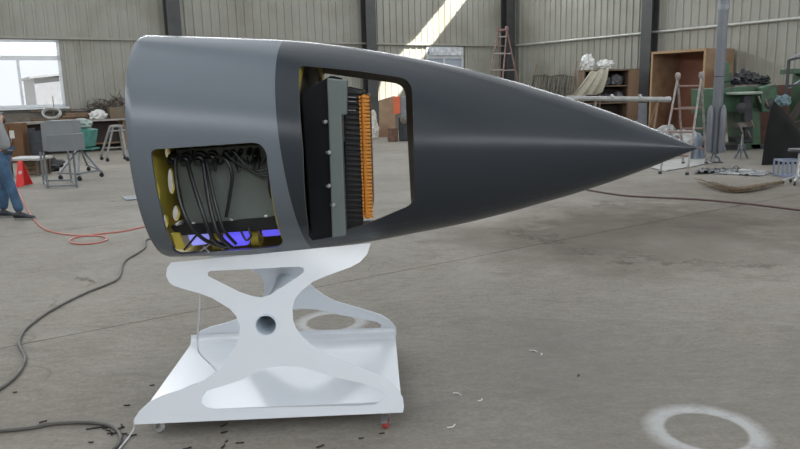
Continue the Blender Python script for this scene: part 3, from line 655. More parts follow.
#@@PART2@@
# ================================================================== BACKGROUND, LEFT SIDE
def tri_up(a, b): return
def wheel(mb, c, ax, r, wdt): mb.lathe(Vector(c) - Vector(ax).normalized() * wdt / 2, ax, [(r * .5, 0), (r, .003), (r, wdt - .003), (r * .5, wdt)], 14)
def castor_small(p, root, r=.05, m=None):
    k = MB(); p = Vector((p.x, p.y, 0)); k.box(p + EZ * (2 * r + .03), (.09, .07, .006)); k.box(p + Vector((.02, -.026, r + .02)), (.03, .004, r + .02)); k.box(p + Vector((.02, .026, r + .02)), (.03, .004, r + .02))
    wheel(k, p + Vector((.02, 0, r)), (0, 1, 0), r, .035); k.build('castor', m or darkm, root)
# ---- grey two-tier control box on a square tube stand
b0 = P(63, 189); bx = Vector((b0.x, b0.y, 0)); cab = mat('cabinet_grey', (.22, .235, .25), .45, .1, .05, 4)
t = thing('control_box', bx, 'grey two-tier metal box on its tall tube frame', 'control box')
YB = bx.y
MB().prism([PY(40, 122, YB + .1), PY(71, 121, YB + .1), PY(72, 150, YB + .1), PY(43, 151, YB + .1)], (0, .38, 0)).build('upper_housing', cab, t, bevel=.006)
MB().prism([PY(46.5, 135.5, YB - .12), PY(75, 134, YB - .12), PY(76.3, 150.8, YB - .12), PY(47, 152, YB - .12)], (0, .36, 0)).build('lower_housing', mat('cabinet_grey_front', (.19, .205, .22), .45, .1, .05, 4), t, bevel=.006)
MB().prism([PY(44, 121, YB + .09), PY(69, 120.2, YB + .09), PY(69, 121.4, YB + .09), PY(44, 122.4, YB + .09)], (0, .36, 0)).build('lid', cab, t)
fr_ = MB(); ft = [P(48, 188.5), P(77, 187.5), P(71.5, 182), P(44, 183)]
tops = [PY(46.5, 152, ft[0].y), PY(76, 151, ft[1].y), PY(70, 151, ft[2].y), PY(42, 152, ft[3].y)]
for a, b_ in zip(ft, tops): MB().bar(Vector((a.x, a.y, 0)), Vector((a.x, a.y, b_.z)), .03, .03, (1, 0, 0)).build('leg', greym, t)
for i in range(4):
    a, b_ = ft[i], ft[(i + 1) % 4]; MB().bar(Vector((a.x, a.y, .04)), Vector((b_.x, b_.y, .04)), .03, .03).build('rail', greym, t)
# ---- teal hopper machine on splayed wheeled legs
g0 = P(84, 178); gx = Vector((g0.x, g0.y + .1, 0)); teal = mat('teal_paint', (.05, .20, .17), .5, 0, .25, 6)
t = thing('wheeled_trolley', gx, 'teal topped trolley on splayed wheeled legs behind the grey box', 'trolley')
Yg = gx.y
MB().prism([PY(70, 127, Yg), PY(91, 130, Yg), PY(88.5, 147, Yg), PY(75, 148, Yg)], (0, .35, 0)).build('hopper', teal, t, bevel=.01)
k = MB().blob(PY(79, 125, Yg + .18), (.27, .2, .13), 3, .3); k.build('cover_cloth', mat('pale_cloth', (.30, .36, .34), .8, 0, .2, 9), t, smooth=True)
MB().box(PY(84, 149, Yg) + Vector((0, .1, 0)), (.42, .34, .03)).build('shelf', teal, t)
ctr = PY(80, 150, Yg + .12)
cas = [P(60, 180), P(79, 181), P(101, 177), P(88, 171)]
for c in cas:
    MB().bar(ctr + (Vector((c.x, c.y, 0)) - Vector((ctr.x, ctr.y, 0))) * .12, Vector((c.x, c.y, .13)), .035, .035).build('leg', greym, t); castor_small(c, t, .045)
for i in ((0, 1), (1, 2), (2, 3)):
    a, b_ = cas[i[0]], cas[i[1]]; MB().bar(Vector((a.x, a.y, .14)), Vector((b_.x, b_.y, .14)), .03, .03).build('rail', greym, t)
# ---- steel trestle with castors
r0 = P(113, 161); t = thing('steel_trestle', Vector((r0.x, r0.y, 0)), 'small steel A-frame trestle on castors by the workbench', 'trestle')
Yr = r0.y; lm = mat('trestle_grey', (.30, .30, .29), .5, .3)
for x, y, dy, tx in ((107, 162, -.15, 113), (127, 161, -.15, 121), (101, 158, .35, 110), (124, 155, .35, 119)):
    f_ = PY(x, y, Yr + dy); tp = PY(tx, 127, Yr + dy * .4); MB().bar(Vector((f_.x, f_.y, .1)), tp, .045, .045).build('leg', lm, t); castor_small(f_, t, .045)
a, b_ = PY(111, 131, Yr - .05), PY(124, 130, Yr - .05); MB().bar(a, b_, .2, .03).build('shelf', lm, t)
MB().bar(PY(112, 126, Yr), PY(121, 126, Yr), .3, .05).build('top_plate', lm, t)
a, b_ = PY(105.5, 148, Yr - .12), PY(124, 147, Yr - .12); MB().bar(a, b_, .03, .03).build('rail', lm, t)
# ---- long workbench against the window wall
wb0 = P(92, 152); t = thing('workbench', Vector((wb0.x, wb0.y, 0)), 'long low timber workbench under the left window wall', 'workbench')
bz = .93; ctr = Vector((wb0.x, wb0.y, bz)) + E2 * .35
pl = mat('bench_top', (.32, .30, .27), .7, 0, .2, 4)
for k in range(3):
    q = ctr + E2 * (k - 1) * .27; MB().bar(q - E1 * 1.9, q + E1 * 2.4, .26, .05).build('plank', pl, t)
for s in (-1.8, -.4, 1.0, 2.3):
    for v_ in (-.3, .3): q = ctr + E1 * s + E2 * v_; MB().bar(Vector((q.x, q.y, 0)), q, .07, .07, E1).build('leg', wood, t)
MB().bar(ctr - E1 * 1.8 - EZ * .7, ctr + E1 * 2.3 - EZ * .7, .55, .03).build('shelf', wood, t)
MB().bar(ctr - E1 * 1.8 + E2 * .34 - EZ * .45, ctr + E1 * 2.3 + E2 * .34 - EZ * .45, .02, .75, EZ).build('back_board', mat('dark_board', (.05, .04, .035), .8), t)
def on_bench(s, v_=0.0, dz=0.0): return ctr + E1 * s + E2 * v_ + EZ * (.027 + dz)
def bench_at(x): p = PP(x, 128, ctr, E2); return (p - ctr).dot(E1)
# things on and under the bench
solo(MB().blob(on_bench(bench_at(99.5), 0, .11), (.26, .2, .15), 5, .5, 3.5), 'plastic_bag', film, 'crumpled clear plastic bag on the workbench', 'plastic bag', smooth=False)
s = bench_at(118); k = thing('cardboard_box', on_bench(s, .05), 'brown open cardboard box at the right end of the workbench', 'box'); cb = mat('cardboard', (.16, .125, .085), .85, 0, .1, 5)
MB().box(on_bench(s, .05, .17), (.42, .34, .34), RH).build('body', cb, k)
for sg in (-1, 1): MB().bar(on_bench(s + .21 * sg, .05, .34), on_bench(s + .33 * sg, .05, .40), .34, .008).build('flap', cb, k)
for i, (x0_, x1_, h_) in enumerate(((63, 88, 0), (66, 92, .07))):
    a, b_ = PP(x0_, 118, H(0, V1 - .40), E2), PP(x1_, 118, H(0, V1 - .40), E2); a.z = b_.z = 1.06
    q = MB().bar(a + EZ * h_, b_ + EZ * h_, .16, .065); solo(q, 'timber_plank', wood, 'brown plank lying %s along the wall ledge behind the bench' % ('lowest' if i == 0 else 'on top'), 'plank')
lt = thing('wall_ledge', H(0, V1 - .3, 0), 'timber ledge with rails along the wall under the left window', 'ledge')
a, b_ = onL(30, 112)[0], onL(125, 112)[0]
MB().box(H((a + b_) / 2, V1 - .28, .98), (b_ - a, .34, .05), RH).build('board', wood, lt)
MB().box(H((a + b_) / 2, V1 - .2, 1.25), (b_ - a, .03, .05), RH).build('rail', iron, lt)
for q in range(6): u_ = a + (b_ - a) * (q + .3) / 6; MB().box(H(u_, V1 - .28, .49), (.07, .2, .96), RH).build('post', wood, lt); MB().box(H(u_, V1 - .2, 1.12), (.03, .03, .28), RH).build('upright', iron, lt)
# tangle of wire and scrap against the wall
sc_ = PP(111, 106, H(0, V1 - .40), E2); mb = MB(); random.seed(3)
for k in range(70):
    p = sc_ + RH @ Vector((random.uniform(-.6, .5), random.uniform(-.08, .08), random.uniform(-.16, .1))); p.z += .35 * (p.x - sc_.x + .5) * random.random()
    d = RH @ Vector((random.uniform(-1, 1), random.uniform(-.15, .15), random.uniform(-.6, .6))).normalized() * random.uniform(.1, .3); mb.tube(smooth_line([p - d, p + Vector((random.uniform(-.1, .1), 0, random.uniform(-.1, .1))), p + d], 3), .012, 5)
q = solo(mb, 'wire_heap', iron, 'dark tangled wire heap piled on the ledge beside the nose cone', 'scrap wire'); q['kind'] = 'stuff'
q_ = PP(107, 114, H(0, V1 - .31), E2); q_.z = 1.12; mb = MB().blob(q_, (.42, .11, .15), 9, .3, 4, R=RH); (sc_); solo(mb, 'rubble_sack', mat('sack_dark', (.07, .065, .06), .9, 0, .3, 10, bump=.5), 'dark lumpy sack beneath the tangled wire', 'sack')
# white coil hanging in front of the window ledge with a thin rod
c = PP(52, 113.5, H(0, V1 - .75), E2); ring = [c + Vector((math.cos(a) * .26, .02 * math.sin(a * 3), math.sin(a) * .145)) for a in [2 * math.pi * k / 28 for k in range(28)]]
t = thing('cable_coil', c - EZ * .145, 'white oval coil of tubing on a thin rod below the window', 'coil'); cw = mat('coil_white', (.55, .55, .53), .5)
MB().tube(ring, .028, 8, closed=True).build('coil', cw, t, smooth=True); MB().tube([p + Vector((0, -.05, .03)) for p in ring], .02, 8, closed=True).build('coil', cw, t, smooth=True)
rp = PP(52.5, 96, H(0, V1 - .75), E2); MB().tube([rp, Vector((rp.x, rp.y, .96))], .012, 6).build('rod', iron, t)
MB().lathe(Vector((rp.x, rp.y, .957)), EZ, [(.12, 0), (.12, .02), (.02, .03)], 16).build('foot', iron, t)
# brown cupboard door unit left
c0_ = P(17, 163); t = thing('wooden_cupboard', Vector((c0_.x, c0_.y, 0)), 'brown wooden cupboard under the left window', 'cupboard'); cm = mat('cupboard_brown', (.15, .075, .035), .55, 0, .12, 3)
Yc = c0_.y
zt = PY(15, 123, Yc).z; xa_, xb_ = PY(-3, 140, Yc).x, PY(23, 140, Yc).x
MB().box(((xa_ + xb_) / 2, Yc + .15, zt / 2), (xb_ - xa_, .27, zt)).build('carcass', cm, t, bevel=.01)
for k in range(2):
    wdt = (xb_ - xa_) / 2; cx = xa_ + wdt * (k + .5); d_ = MB().box((cx, Yc + .01, zt / 2), (wdt - .02, .025, zt - .08)).build('door', cm, t, bevel=.004)
    MB().bar((cx + (.12 if k == 0 else -.12), Yc - .02, zt * .5), (cx + (.12 if k == 0 else -.12), Yc - .02, zt * .62), .02, .02, (1, 0, 0)).build('handle', galv, d_)
MB().box((xb_ - .26, Yc - .006, zt * .72), (.12, .004, .2)).build('notice', mat('paper_pale', (.6, .6, .58), .7), t)
for x_, y_ in ((8, 138), (11, 145)): pass
# dark drum pair between cupboard and bench
for i, (x, y, r, h_, lab) in enumerate(((31, 161, .19, .85, 'dark steel drum beside the brown cupboard'), (39, 162, .17, .8, 'dark drum behind the left legs of the grey box'))):
    p = P(x, y); p.z = 0; solo(MB().lathe(p, EZ, [(r, 0), (r, h_ * .33), (r * 1.05, h_ * .335), (r, h_ * .34), (r, h_ * .66), (r * 1.05, h_ * .665), (r, h_ * .67), (r, h_), (r * .93, h_), (r * .93, h_ - .03)], 20), 'steel_drum', mat('drum_dark', (.04, .045, .055), .5, .2, .2, 5), lab, 'drum', smooth=True)
# low white-topped platform with brown box under it
lp = P(30, 175); t = thing('low_table', Vector((lp.x, lp.y, 0)), 'low table with a pale top behind the red floor stand', 'table'); Yl = lp.y
a, b_ = PY(13, 158.5, Yl), PY(46, 158, Yl); MB().bar(a, b_, .6, .05).build('table_top', mat('pale_top', (.42, .42, .41), .5), t, bevel=.006)
for q in (a + Vector((.08, -.25, 0)), b_ + Vector((-.08, -.25, 0)), a + Vector((.08, .25, 0)), b_ + Vector((-.08, .25, 0))): MB().bar(Vector((q.x, q.y, 0)), q, .04, .04, (1, 0, 0)).build('leg', iron, t)
p = P(32, 175, 0); p.z = 0; k = thing('wooden_crate', p, 'brown wooden crate stored under the low pale table', 'crate')
for z in (.06, .16, .26):
    MB().box(p + EZ * z, (.42, .02, .085)).build('slat', wood, k); MB().box(p + EZ * z + Vector((0, .36, 0)), (.42, .02, .085)).build('slat', wood, k)
    for s in (-1, 1): MB().box(p + EZ * z + Vector((.2 * s, .18, 0)), (.02, .36, .085)).build('slat', wood, k)
solo(MB().blob(P(48, 171) + EZ * .13, (.33, .22, .17), 21, .5, 3), 'scrap_heap', mat('scrap_dark', (.06, .06, .065), .7, .2, .4, 10), 'low dark heap of scrap behind the legs of the grey box', 'scrap heap')
# red folding floor stand
rf = P(24, 186); t = thing('floor_stand', Vector((rf.x, rf.y, 0)), 'red folding floor stand leaning behind the person', 'floor stand'); Yf = rf.y; rd = mat('stand_red', (.62, .03, .03), .4, 0, .1, 6)
for dy, s in ((-.16, 0), (.16, 1)):
    q = [PY(17.5, 161, Yf), PY(22, 160.5, Yf), PY(28.5, 185, Yf), PY(20, 186.5, Yf)]
    lo = Vector((0, dy, 0)); pts = [q[0], q[1], q[2] + lo, q[3] + lo]
    mbb = MB().prism(pts, (0, .015, 0)); mbb.build('panel', rd, t, bevel=.003)
MB().lathe((q[0] + q[2]) / 2 + Vector((0, -.09, .02)), (0, -1, .35), [(.035, 0), (.035, .004)], 14).build('disc', mat('disc_pale', (.6, .35, .33), .5), t)
solo(MB().prism([P(122, 197, .006), P(138, 195.5, .006), P(139, 199.5, .006), P(126, 200.5, .006)], EZ * .012), 'steel_plate', greym, 'flat grey steel plate on the floor left of the nose cone', 'steel plate')
# ================================================================== PERSON
def skin_mesh(name, chain, edges, m, root, levels=2, root_i=0, parent=None):
    """chain: [(pos, radius)], a skinned tree of edges"""
    me = bpy.data.meshes.new(name); loc = ROOT[root.name]
    me.from_pydata([tuple(Vector(p) - loc) for p, r in chain], edges, []); o = bpy.data.objects.new(name, me); COL.objects.link(o)
    sk = o.modifiers.new('skin', 'SKIN'); 
    for i, (p, r) in enumerate(chain):
        rr = r if isinstance(r, tuple) else (r, r); me.skin_vertices[0].data[i].radius = rr
    me.skin_vertices[0].data[root_i].use_root = True; sk.branch_smoothing = .6; sk.use_smooth_shade = True
    sb = o.modifiers.new('sub', 'SUBSURF'); sb.levels = levels; sb.render_levels = levels
    dg = bpy.context.evaluated_depsgraph_get(); nm = bpy.data.meshes.new_from_object(o.evaluated_get(dg)); bpy.data.objects.remove(o)
    nm.name = name; nm.materials.clear(); nm.materials.append(m); nm.polygons.foreach_set('use_smooth', [True] * len(nm.polygons))
    o = bpy.data.objects.new(name, nm); COL.objects.link(o); o.parent = parent or root; ROOT[o.name] = loc; return o
# the person faces +x; origin below the hips; local frame (forward x, left y, up z)
pf = P(14, 219); PB = Vector((pf.x - .13, pf.y + .05, 0))
man = thing('person', PB, 'person in blue jeans and grey sweatshirt standing at the left edge with one arm raised', 'person')
def L_(x, y, z): return PB + Vector((x, y, z))
denim = mat('denim', (.045, .095, .17), .85, 0, .3, 9, bump=.4, bscale=60); sweat = mat('sweatshirt_grey', (.26, .27, .28), .9, 0, .12, 10, bump=.3, bscale=50)
skinm = mat('skin', (.40, .22, .15), .5, 0, .05, 8); hairm = mat('hair_dark', (.02, .016, .014), .6, 0, .3, 30); shoem = mat('shoe_dark', (.025, .03, .04), .6, 0, .3, 12); solem = mat('shoe_sole', (.22, .22, .21), .7)
AR, AN = (.26, -.11, .09), (-.10, .12, .09)        # ankles: nearer leg is forward
J = dict(hip=(.05, 0, .96), hr=(.055, -.08, .90), kr=(.17, -.11, .49), hl=(.04, .08, .90), kl=(-.02, .11, .48), wa=(.04, 0, 1.08), ch=(.01, 0, 1.27), nk=(-.02, 0, 1.46), hd=(-.03, 0, 1.60),
         sr=(.0, -.17, 1.40), er=(.15, -.33, 1.36), wr=(.04, -.20, 1.50), sl=(.0, .17, 1.40), el=(-.10, .24, 1.12), wl=(-.02, .25, .86))
def jl(k): return L_(*J[k])
body = [(jl('hip'), (.075, .085)), (jl('wa'), (.07, .08)), (jl('ch'), (.09, .11)), (jl('nk'), .055), (jl('hd') - EZ * .07, .055), (jl('hr'), .05), (jl('kr'), .045), (L_(*AR), .04), (jl('hl'), .05), (jl('kl'), .045), (L_(*AN), .04), (jl('sr'), .055), (jl('er'), .04), (jl('wr'), .028), (jl('sl'), .055), (jl('el'), .04), (jl('wl'), .028)]
bed = [(0, 1), (1, 2), (2, 3), (3, 4), (0, 5), (5, 6), (6, 7), (0, 8), (8, 9), (9, 10), (2, 11), (11, 12), (12, 13), (2, 14), (14, 15), (15, 16)]
skin_mesh('body', body, bed, skinm, man)
jl_ = [(jl('hip') + EZ * .05, (.118, .15)), (jl('hr') - EZ * .03, .088), ((jl('hr') + jl('kr')) / 2, .082), (jl('kr'), .07), ((jl('kr') + L_(*AR)) / 2, .066), (L_(*AR) + EZ * .01, .066), (jl('hl') - EZ * .03, .088), ((jl('hl') + jl('kl')) / 2, .082), (jl('kl'), .07), ((jl('kl') + L_(*AN)) / 2, .066), (L_(*AN) + EZ * .01, .066)]
skin_mesh('jeans', jl_, [(0, 1), (1, 2), (2, 3), (3, 4), (4, 5), (0, 6), (6, 7), (7, 8), (8, 9), (9, 10)], denim, man)
tp = [(jl('hip') - EZ * .06, (.155, .17)), (jl('wa'), (.145, .165)), (jl('ch'), (.145, .185)), (jl('nk') - EZ * .05, (.08, .09)), (jl('sr'), .078), ((jl('sr') + jl('er')) / 2, .066), (jl('er'), .058), ((jl('er') + jl('wr')) / 2, .05), (jl('wr') - (jl('wr') - jl('er')) * .12, .042), (jl('sl'), .078), ((jl('sl') + jl('el')) / 2, .066), (jl('el'), .058), (jl('wl') - (jl('wl') - jl('el')) * .12, .042)]
skin_mesh('sweatshirt', tp, [(0, 1), (1, 2), (2, 3), (2, 4), (4, 5), (5, 6), (6, 7), (7, 8), (2, 9), (9, 10), (10, 11), (11, 12)], sweat, man)
MB().lathe(jl('hip') - EZ * .05, EZ, [(.140, -.02), (.145, -.015), (.145, .015), (.140, .02)], 24).build('belt', darkm, man, smooth=True)
# head with face
hc = jl('hd'); bm = bmesh.new(); bmesh.ops.create_uvsphere(bm, u_segments=28, v_segments=20, radius=1)
for v_ in bm.verts:
    x, y, z = v_.co; fx = .098 * x; fy = .076 * y * (1 - .22 * max(0, -z)); fz = .118 * z
    if x > 0 and z < -.2: fx *= .96
    if x > .7: fx += .022 * math.exp(-((y / .17) ** 2) - (((z + .12) / .22) ** 2)); fx -= .008 * math.exp(-(((abs(y) - .36) / .16) ** 2) - (((z - .08) / .14) ** 2)); fx += .006 * math.exp(-((y / .3) ** 2) - (((z + .5) / .1) ** 2)); fx += .008 * math.exp(-((y / .3) ** 2) - (((z + .85) / .2) ** 2))
    v_.co = Vector((fx, fy, fz)) + hc - PB
me = bpy.data.meshes.new('head'); bm.to_mesh(me); bm.free(); me.materials.append(skinm); me.polygons.foreach_set('use_smooth', [True] * len(me.polygons)); hd = bpy.data.objects.new('head', me); COL.objects.link(hd); hd.parent = man; ROOT[hd.name] = PB
for s in (-1, 1):
    e = MB().blob(hc + Vector((.084, .031 * s, .008)), (.011, .012, .008), 1, 0, 1, 2, flat=False).build('eye', mat('eye_white', (.7, .7, .68), .3), hd, smooth=True)
    MB().lathe(hc + Vector((-.005, .072 * s, -.005)), (0, s, .1), [(.028, 0), (.032, .006), (.026, .013), (.012, .008)], 14).build('ear', skinm, hd, smooth=True)
    MB().tube([hc + Vector((.092, .018 * s, .026)), hc + Vector((.086, .045 * s, .028))], .004, 6).build('eyebrow', hairm, hd)
MB().tube([hc + Vector((.092, -.022, -.052)), hc + Vector((.099, 0, -.050)), hc + Vector((.092, .022, -.052))], .005, 6).build('mouth', mat('lips', (.35, .12, .10), .5), hd, smooth=True)
mb = MB().blob(hc + Vector((-.014, 0, .028)), (.108, .088, .112), 2, .06, 5, 3, flat=False)
mb.v = [Vector((min(p.x, hc.x + .055) if p.z < hc.z + .055 else p.x, p.y, max(p.z, hc.z - .045 if p.x < hc.x - .01 else hc.z + .045))) for p in mb.v]
mb.build('hair', hairm, hd, smooth=True)
def hand(wr, d, pal, side, curl):
    """wr wrist; d finger direction; pal palm normal; side thumb side"""
    d = Vector(d).normalized(); pal = Vector(pal).normalized(); s = d.cross(pal).normalized() * side
    ch = [(wr - d * .02, .026), (wr + d * .025, (.03, .022)), (wr + d * .06, (.036, .018)), (wr + d * .088, (.036, .015))]
    o = skin_mesh('hand', ch, [(0, 1), (1, 2), (2, 3)], skinm, man, 2)
    for i, (off, ln) in enumerate(((.029, .072), (.010, .08), (-.010, .075), (-.029, .058))):
        b = wr + d * .08 + s * off; p = b; c_ = [(b - d * .012, .0095)]; a = .15
        for q in range(3):
            a += curl * (1 + .1 * i); p = p + (d * math.cos(a) + pal * math.sin(a)) * ln * (.42, .32, .26)[q]; c_.append((p, (.009, .0082, .007)[q]))
        skin_mesh('finger', c_, [(0, 1), (1, 2), (2, 3)], skinm, man, 1, parent=o)
    b = wr + d * .03 + s * .028; c_ = [(b - s * .008, .011), (b + (s * .8 + d * .5) * .03, .0105), (b + (s * .9 + d * 1.3 + pal * .4) * .036, .0095), (b + (s * .8 + d * 2.0 + pal * .9) * .034, .008)]
    skin_mesh('thumb', c_, [(0, 1), (1, 2), (2, 3)], skinm, man, 1, parent=o)
hand(jl('wr'), (.35, .15, .95), (-.6, .7, .3), 1, .35); hand(jl('wl'), (.15, 0, -1), (0, -1, 0), -1, .3)
for an in (AR, AN):
    c = L_(an[0], an[1], 0); st = [(-.085, .034, .085), (-.06, .042, .10), (0, .043, .105), (.06, .042, .085), (.11, .048, .062), (.16, .045, .05), (.185, .028, .035)]
    vs_, fs_ = [], []; n = 12
    for x, wd, hh in st:
        for k in range(n):
            a = 2 * math.pi * k / n; vs_.append(c + Vector((x, math.cos(a) * wd, .02 + max(0, (math.sin(a) * .5 + .5)) * (hh - .015))))
    for i in range(len(st) - 1):
        for k in range(n): fs_.append((i * n + k, i * n + (k + 1) % n, (i + 1) * n + (k + 1) % n, (i + 1) * n + k))
    fs_ += [tuple(range(n)), tuple((len(st) - 1) * n + k for k in range(n))]; sh_ = MB().add(vs_, fs_).build('shoe', shoem, man, smooth=True)
    out = [c + Vector((x, y, 0)) for x, y in ((-.09, 0), (-.075, .035), (0, .043), (.1, .05), (.16, .045), (.19, .02), (.19, -.02), (.16, -.045), (.1, -.05), (0, -.043), (-.075, -.035))]
    MB().prism(out, EZ * .024).build('sole', solem, sh_)
# ================================================================== BACKGROUND, THROUGH THE OPENING
p = P(375, 139); k = MB().blob(Vector((p.x, p.y, .28)), (.13, .15, .3), 31, .5, 3); k.blob(Vector((p.x - .02, p.y, .72)), (.09, .1, .25), 37, .5, 3)
solo(k, 'white_sack', mat('sack_white', (.62, .60, .55), .6, 0, .15, 9, bump=.6, bscale=14), 'sunlit white plastic sack seen through the big opening', 'sack')
p = P(388, 137); zt_ = PY(388, 96, p.y).z; bb = MB(); q0, q1 = PY(378, 110, p.y).x, PY(395, 110, p.y).x
bb.prism([Vector((q0, p.y, 0)), Vector((q1, p.y, 0)), Vector((q1, p.y + .15, zt_)), Vector((q0 + .05, p.y + .15, zt_ * .9))], (0, .04, 0)); solo(bb, 'chipboard_sheet', ply, 'brown board leaning on the wall seen through the opening', 'board')
p = P(393, 141.5); p.z = 0; t = thing('wooden_barrel', p, 'brown rusty drum standing below the orange machine', 'drum'); MB().lathe(p, EZ, [(.16, 0), (.17, .1), (.16, .2), (.17, .3), (.16, .42)], 16).build('shell', mat('rust_brown', (.15, .085, .06), .8, .2, .3, 8), t, smooth=True); MB().lathe(p + EZ * .42, EZ, [(.14, -.02), (.14, .005)], 16).build('lid', iron, t)
p = P(404, 142); p.z = 0; t = thing('orange_machine', p + Vector((0, .3, 0)), 'orange and grey machine head seen through the opening', 'machine'); Ym = p.y + .3; orp = mat('machine_orange', (.62, .13, .05), .45)
MB().prism([PY(393, 97, Ym), PY(400, 96, Ym), PY(400.5, 113, Ym), PY(393.5, 115, Ym)], (0, .4, 0)).build('guard', orp, t, bevel=.01)
MB().prism([PY(400, 97, Ym + .05), PY(412, 96, Ym + .05), PY(412, 118, Ym + .05), PY(401, 118, Ym + .05)], (0, .4, 0)).build('head', greym, t, bevel=.01)
bz_ = PY(405, 118, Ym + .1).z; MB().box((p.x + .12, Ym + .3, bz_ / 2), (.55, .4, bz_)).build('pedestal', darkm, t, bevel=.02)
MB().lathe(PY(404, 120, Ym), (0, -1, 0), [(.03, 0), (.12, .01), (.12, .03), (.03, .05)], 18).build('handwheel', iron, t, smooth=True)
# ================================================================== LADDERS
def ladder(label, F_, apex_z, wd_ap, m1_, m2_, rungs=6, group='red and white step ladders'):
    """F_: four feet [near-left, near-right, far-left, far-right]; two rung flights meeting at the top"""
    nl, nr, fl_, fr2 = [Vector((q.x, q.y, 0)) for q in F_]; c = (nl + nr + fl_ + fr2) / 4; t = thing('step_ladder', c, label, 'ladder', group)
    al = (nl + fl_) / 2; ar = (nr + fr2) / 2; cc = (al + ar) / 2; al = cc + (al - cc) * wd_ap; ar = cc + (ar - cc) * wd_ap; al.z = ar.z = apex_z
    for f_, tp_ in ((nl, al), (nr, ar), (fl_, al), (fr2, ar)): MB().tube([f_ + EZ * .02, tp_], .020, 8).build('leg', m1_, t, smooth=True); MB().lathe(f_, EZ, [(.032, 0), (.03, .05)], 10).build('foot', rubber, t)
    for A0, B0 in ((nl, nr), (fl_, fr2)):
        for k in range(rungs):
            s = (k + .8) / (rungs + .2); MB().tube([A0.lerp(al, s), B0.lerp(ar, s)], .017, 6).build('rung', m2_, t, smooth=True)
    if rungs > 5: MB().tube([al, ar], .03, 8).build('top_bar', m1_, t)
    for q in (al, ar): MB().lathe(q - EZ * .05, EZ, [(.03, 0), (.05, .05), (.045, .12), (.02, .14)], 12).build('hinge', m1_, t, smooth=True)
    return t
lwm = mat('ladder_white', (.30, .285, .275), .5, .2, .25, 10, dirt=((.24, .18, .16), 8)); lrm = mat('ladder_red', (.24, .15, .135), .5, .1, .25, 10)
Fr = [P(660, 174), P(687, 175), P(683, 164), P(706, 164)]; apz = PY(692, 77, (Fr[0].y + Fr[3].y) / 2).z
ladder('worn step ladder right of the nose tip', Fr, apz, .92, lwm, lrm, 4)
y0_ = 19.0; cx_ = PY(502, 100, y0_).x
Ff = [P(476, 150), P(497, 151), P(503, 145), P(531, 146)]
ladder('tall red step ladder in front of the corner column', Ff, PY(502, 30, (Ff[0].y + Ff[3].y) / 2).z, .33, mat('ladder_red_light', (.21, .125, .11), .5, .1, .25, 10), lwm, 7)
# ================================================================== RIGHT SIDE
# scrap frames leaning in the corner
def RW(x, y, du): return PP(x, y, H(U1 - du, 0), E1)
sr0 = RW(553, 120, 1.0); t = thing('iron_grille_bundle', Vector((sr0.x, sr0.y, 0)), 'bundle of rusty grille frames leaning on the wall near the corner', 'grilles')
for k in range(4):
    xa_ = 529 + k * 9.5; xb_ = xa_ + 14; dy = .12 * k
    A_, B_, C_, D_ = RW(xa_, 100, 1.1 - dy), RW(xb_, 100, 1.1 - dy), RW(xb_ + 3, 75 + (k % 2) * 2, .75 - dy), RW(xa_ + 5, 76, .75 - dy)
    A_ = D_ + (A_ - D_) * (D_.z - .01) / (D_.z - A_.z); B_ = C_ + (B_ - C_) * (C_.z - .01) / (C_.z - B_.z)
    g = MB()
    for a, b_ in ((A_, B_), (B_, C_), (C_, D_), (D_, A_)): g.bar(a, b_, .06, .05)
    for q in range(1, 5): g.bar(A_.lerp(B_, q / 5), D_.lerp(C_, q / 5), .035, .03)
    for q in (1, 2, 3): g.bar(A_.lerp(D_, q / 4), B_.lerp(C_, q / 4), .03, .03)
    g.build('grille', mat('rusty_frame', (.13, .12, .10), .7, .4, .35, 7), t)
for a, b_, lab in (((531, 100), (536.5, 65), 'thin stick leaning left of the rusty frames'), ((571, 100), (577, 61), 'tall board leaning right of the rusty frames')):
    q2 = RW(*b_, .35); q1 = RW(*a, .95); q1 = q2 + (q1 - q2) * (q2.z - .01) / (q2.z - q1.z); solo(MB().bar(q1, q2, .09, .03, (1, 0, 0)), 'wooden_stick' if 'stick' in lab else 'timber_board', wood, lab, 'stick' if 'stick' in lab else 'board')
# timber shelf unit with sheets and bundles
sh0 = P(611, 131); Yh = sh0.y; t = thing('timber_shelf', Vector((sh0.x, Yh, 0)), 'open timber shelf unit with plastic wrapped goods by the right wall', 'shelf unit')
def xx(px, Y=None): return PY(px, 100, Y or Yh).x
ztp = PY(611, 70, Yh).z; dk = mat('shelf_brown', (.16, .105, .07), .7, 0, .2, 4)
MB().box(((xx(583) + xx(638)) / 2, Yh + .4, ztp), (xx(638) - xx(583), .85, .05)).build('top_board', dk, t)
for i, px in enumerate((584, 600, 628, 637)): MB().box((xx(px), Yh + .4, ztp / 2), (.05 if i < 3 else .08, .8, ztp - .06)).build('side_board', dk, t)
for y in (86, 103, 122):
    z = PY(611, y, Yh).z; MB().box(((xx(584) + xx(628)) / 2, Yh + .4, z), (xx(628) - xx(584) - .05, .78, .04)).build('shelf', dk, t)
MB().box(((xx(628) + xx(638)) / 2, Yh - .01, ztp / 2), (xx(638) - xx(628), .03, ztp - .05)).build('front_panel', wood, t)
MB().box(((xx(584) + xx(638)) / 2, Yh + .81, ztp / 2), (xx(638) - xx(584), .02, ztp - .05)).build('back_board', mat('dark_board', (.05, .04, .035), .8), t)
shz = [PY(611, y, Yh).z + .02 for y in (86, 103, 122)]
goods = mat('bundle_grey', (.15, .15, .16), .7, 0, .2, 7)
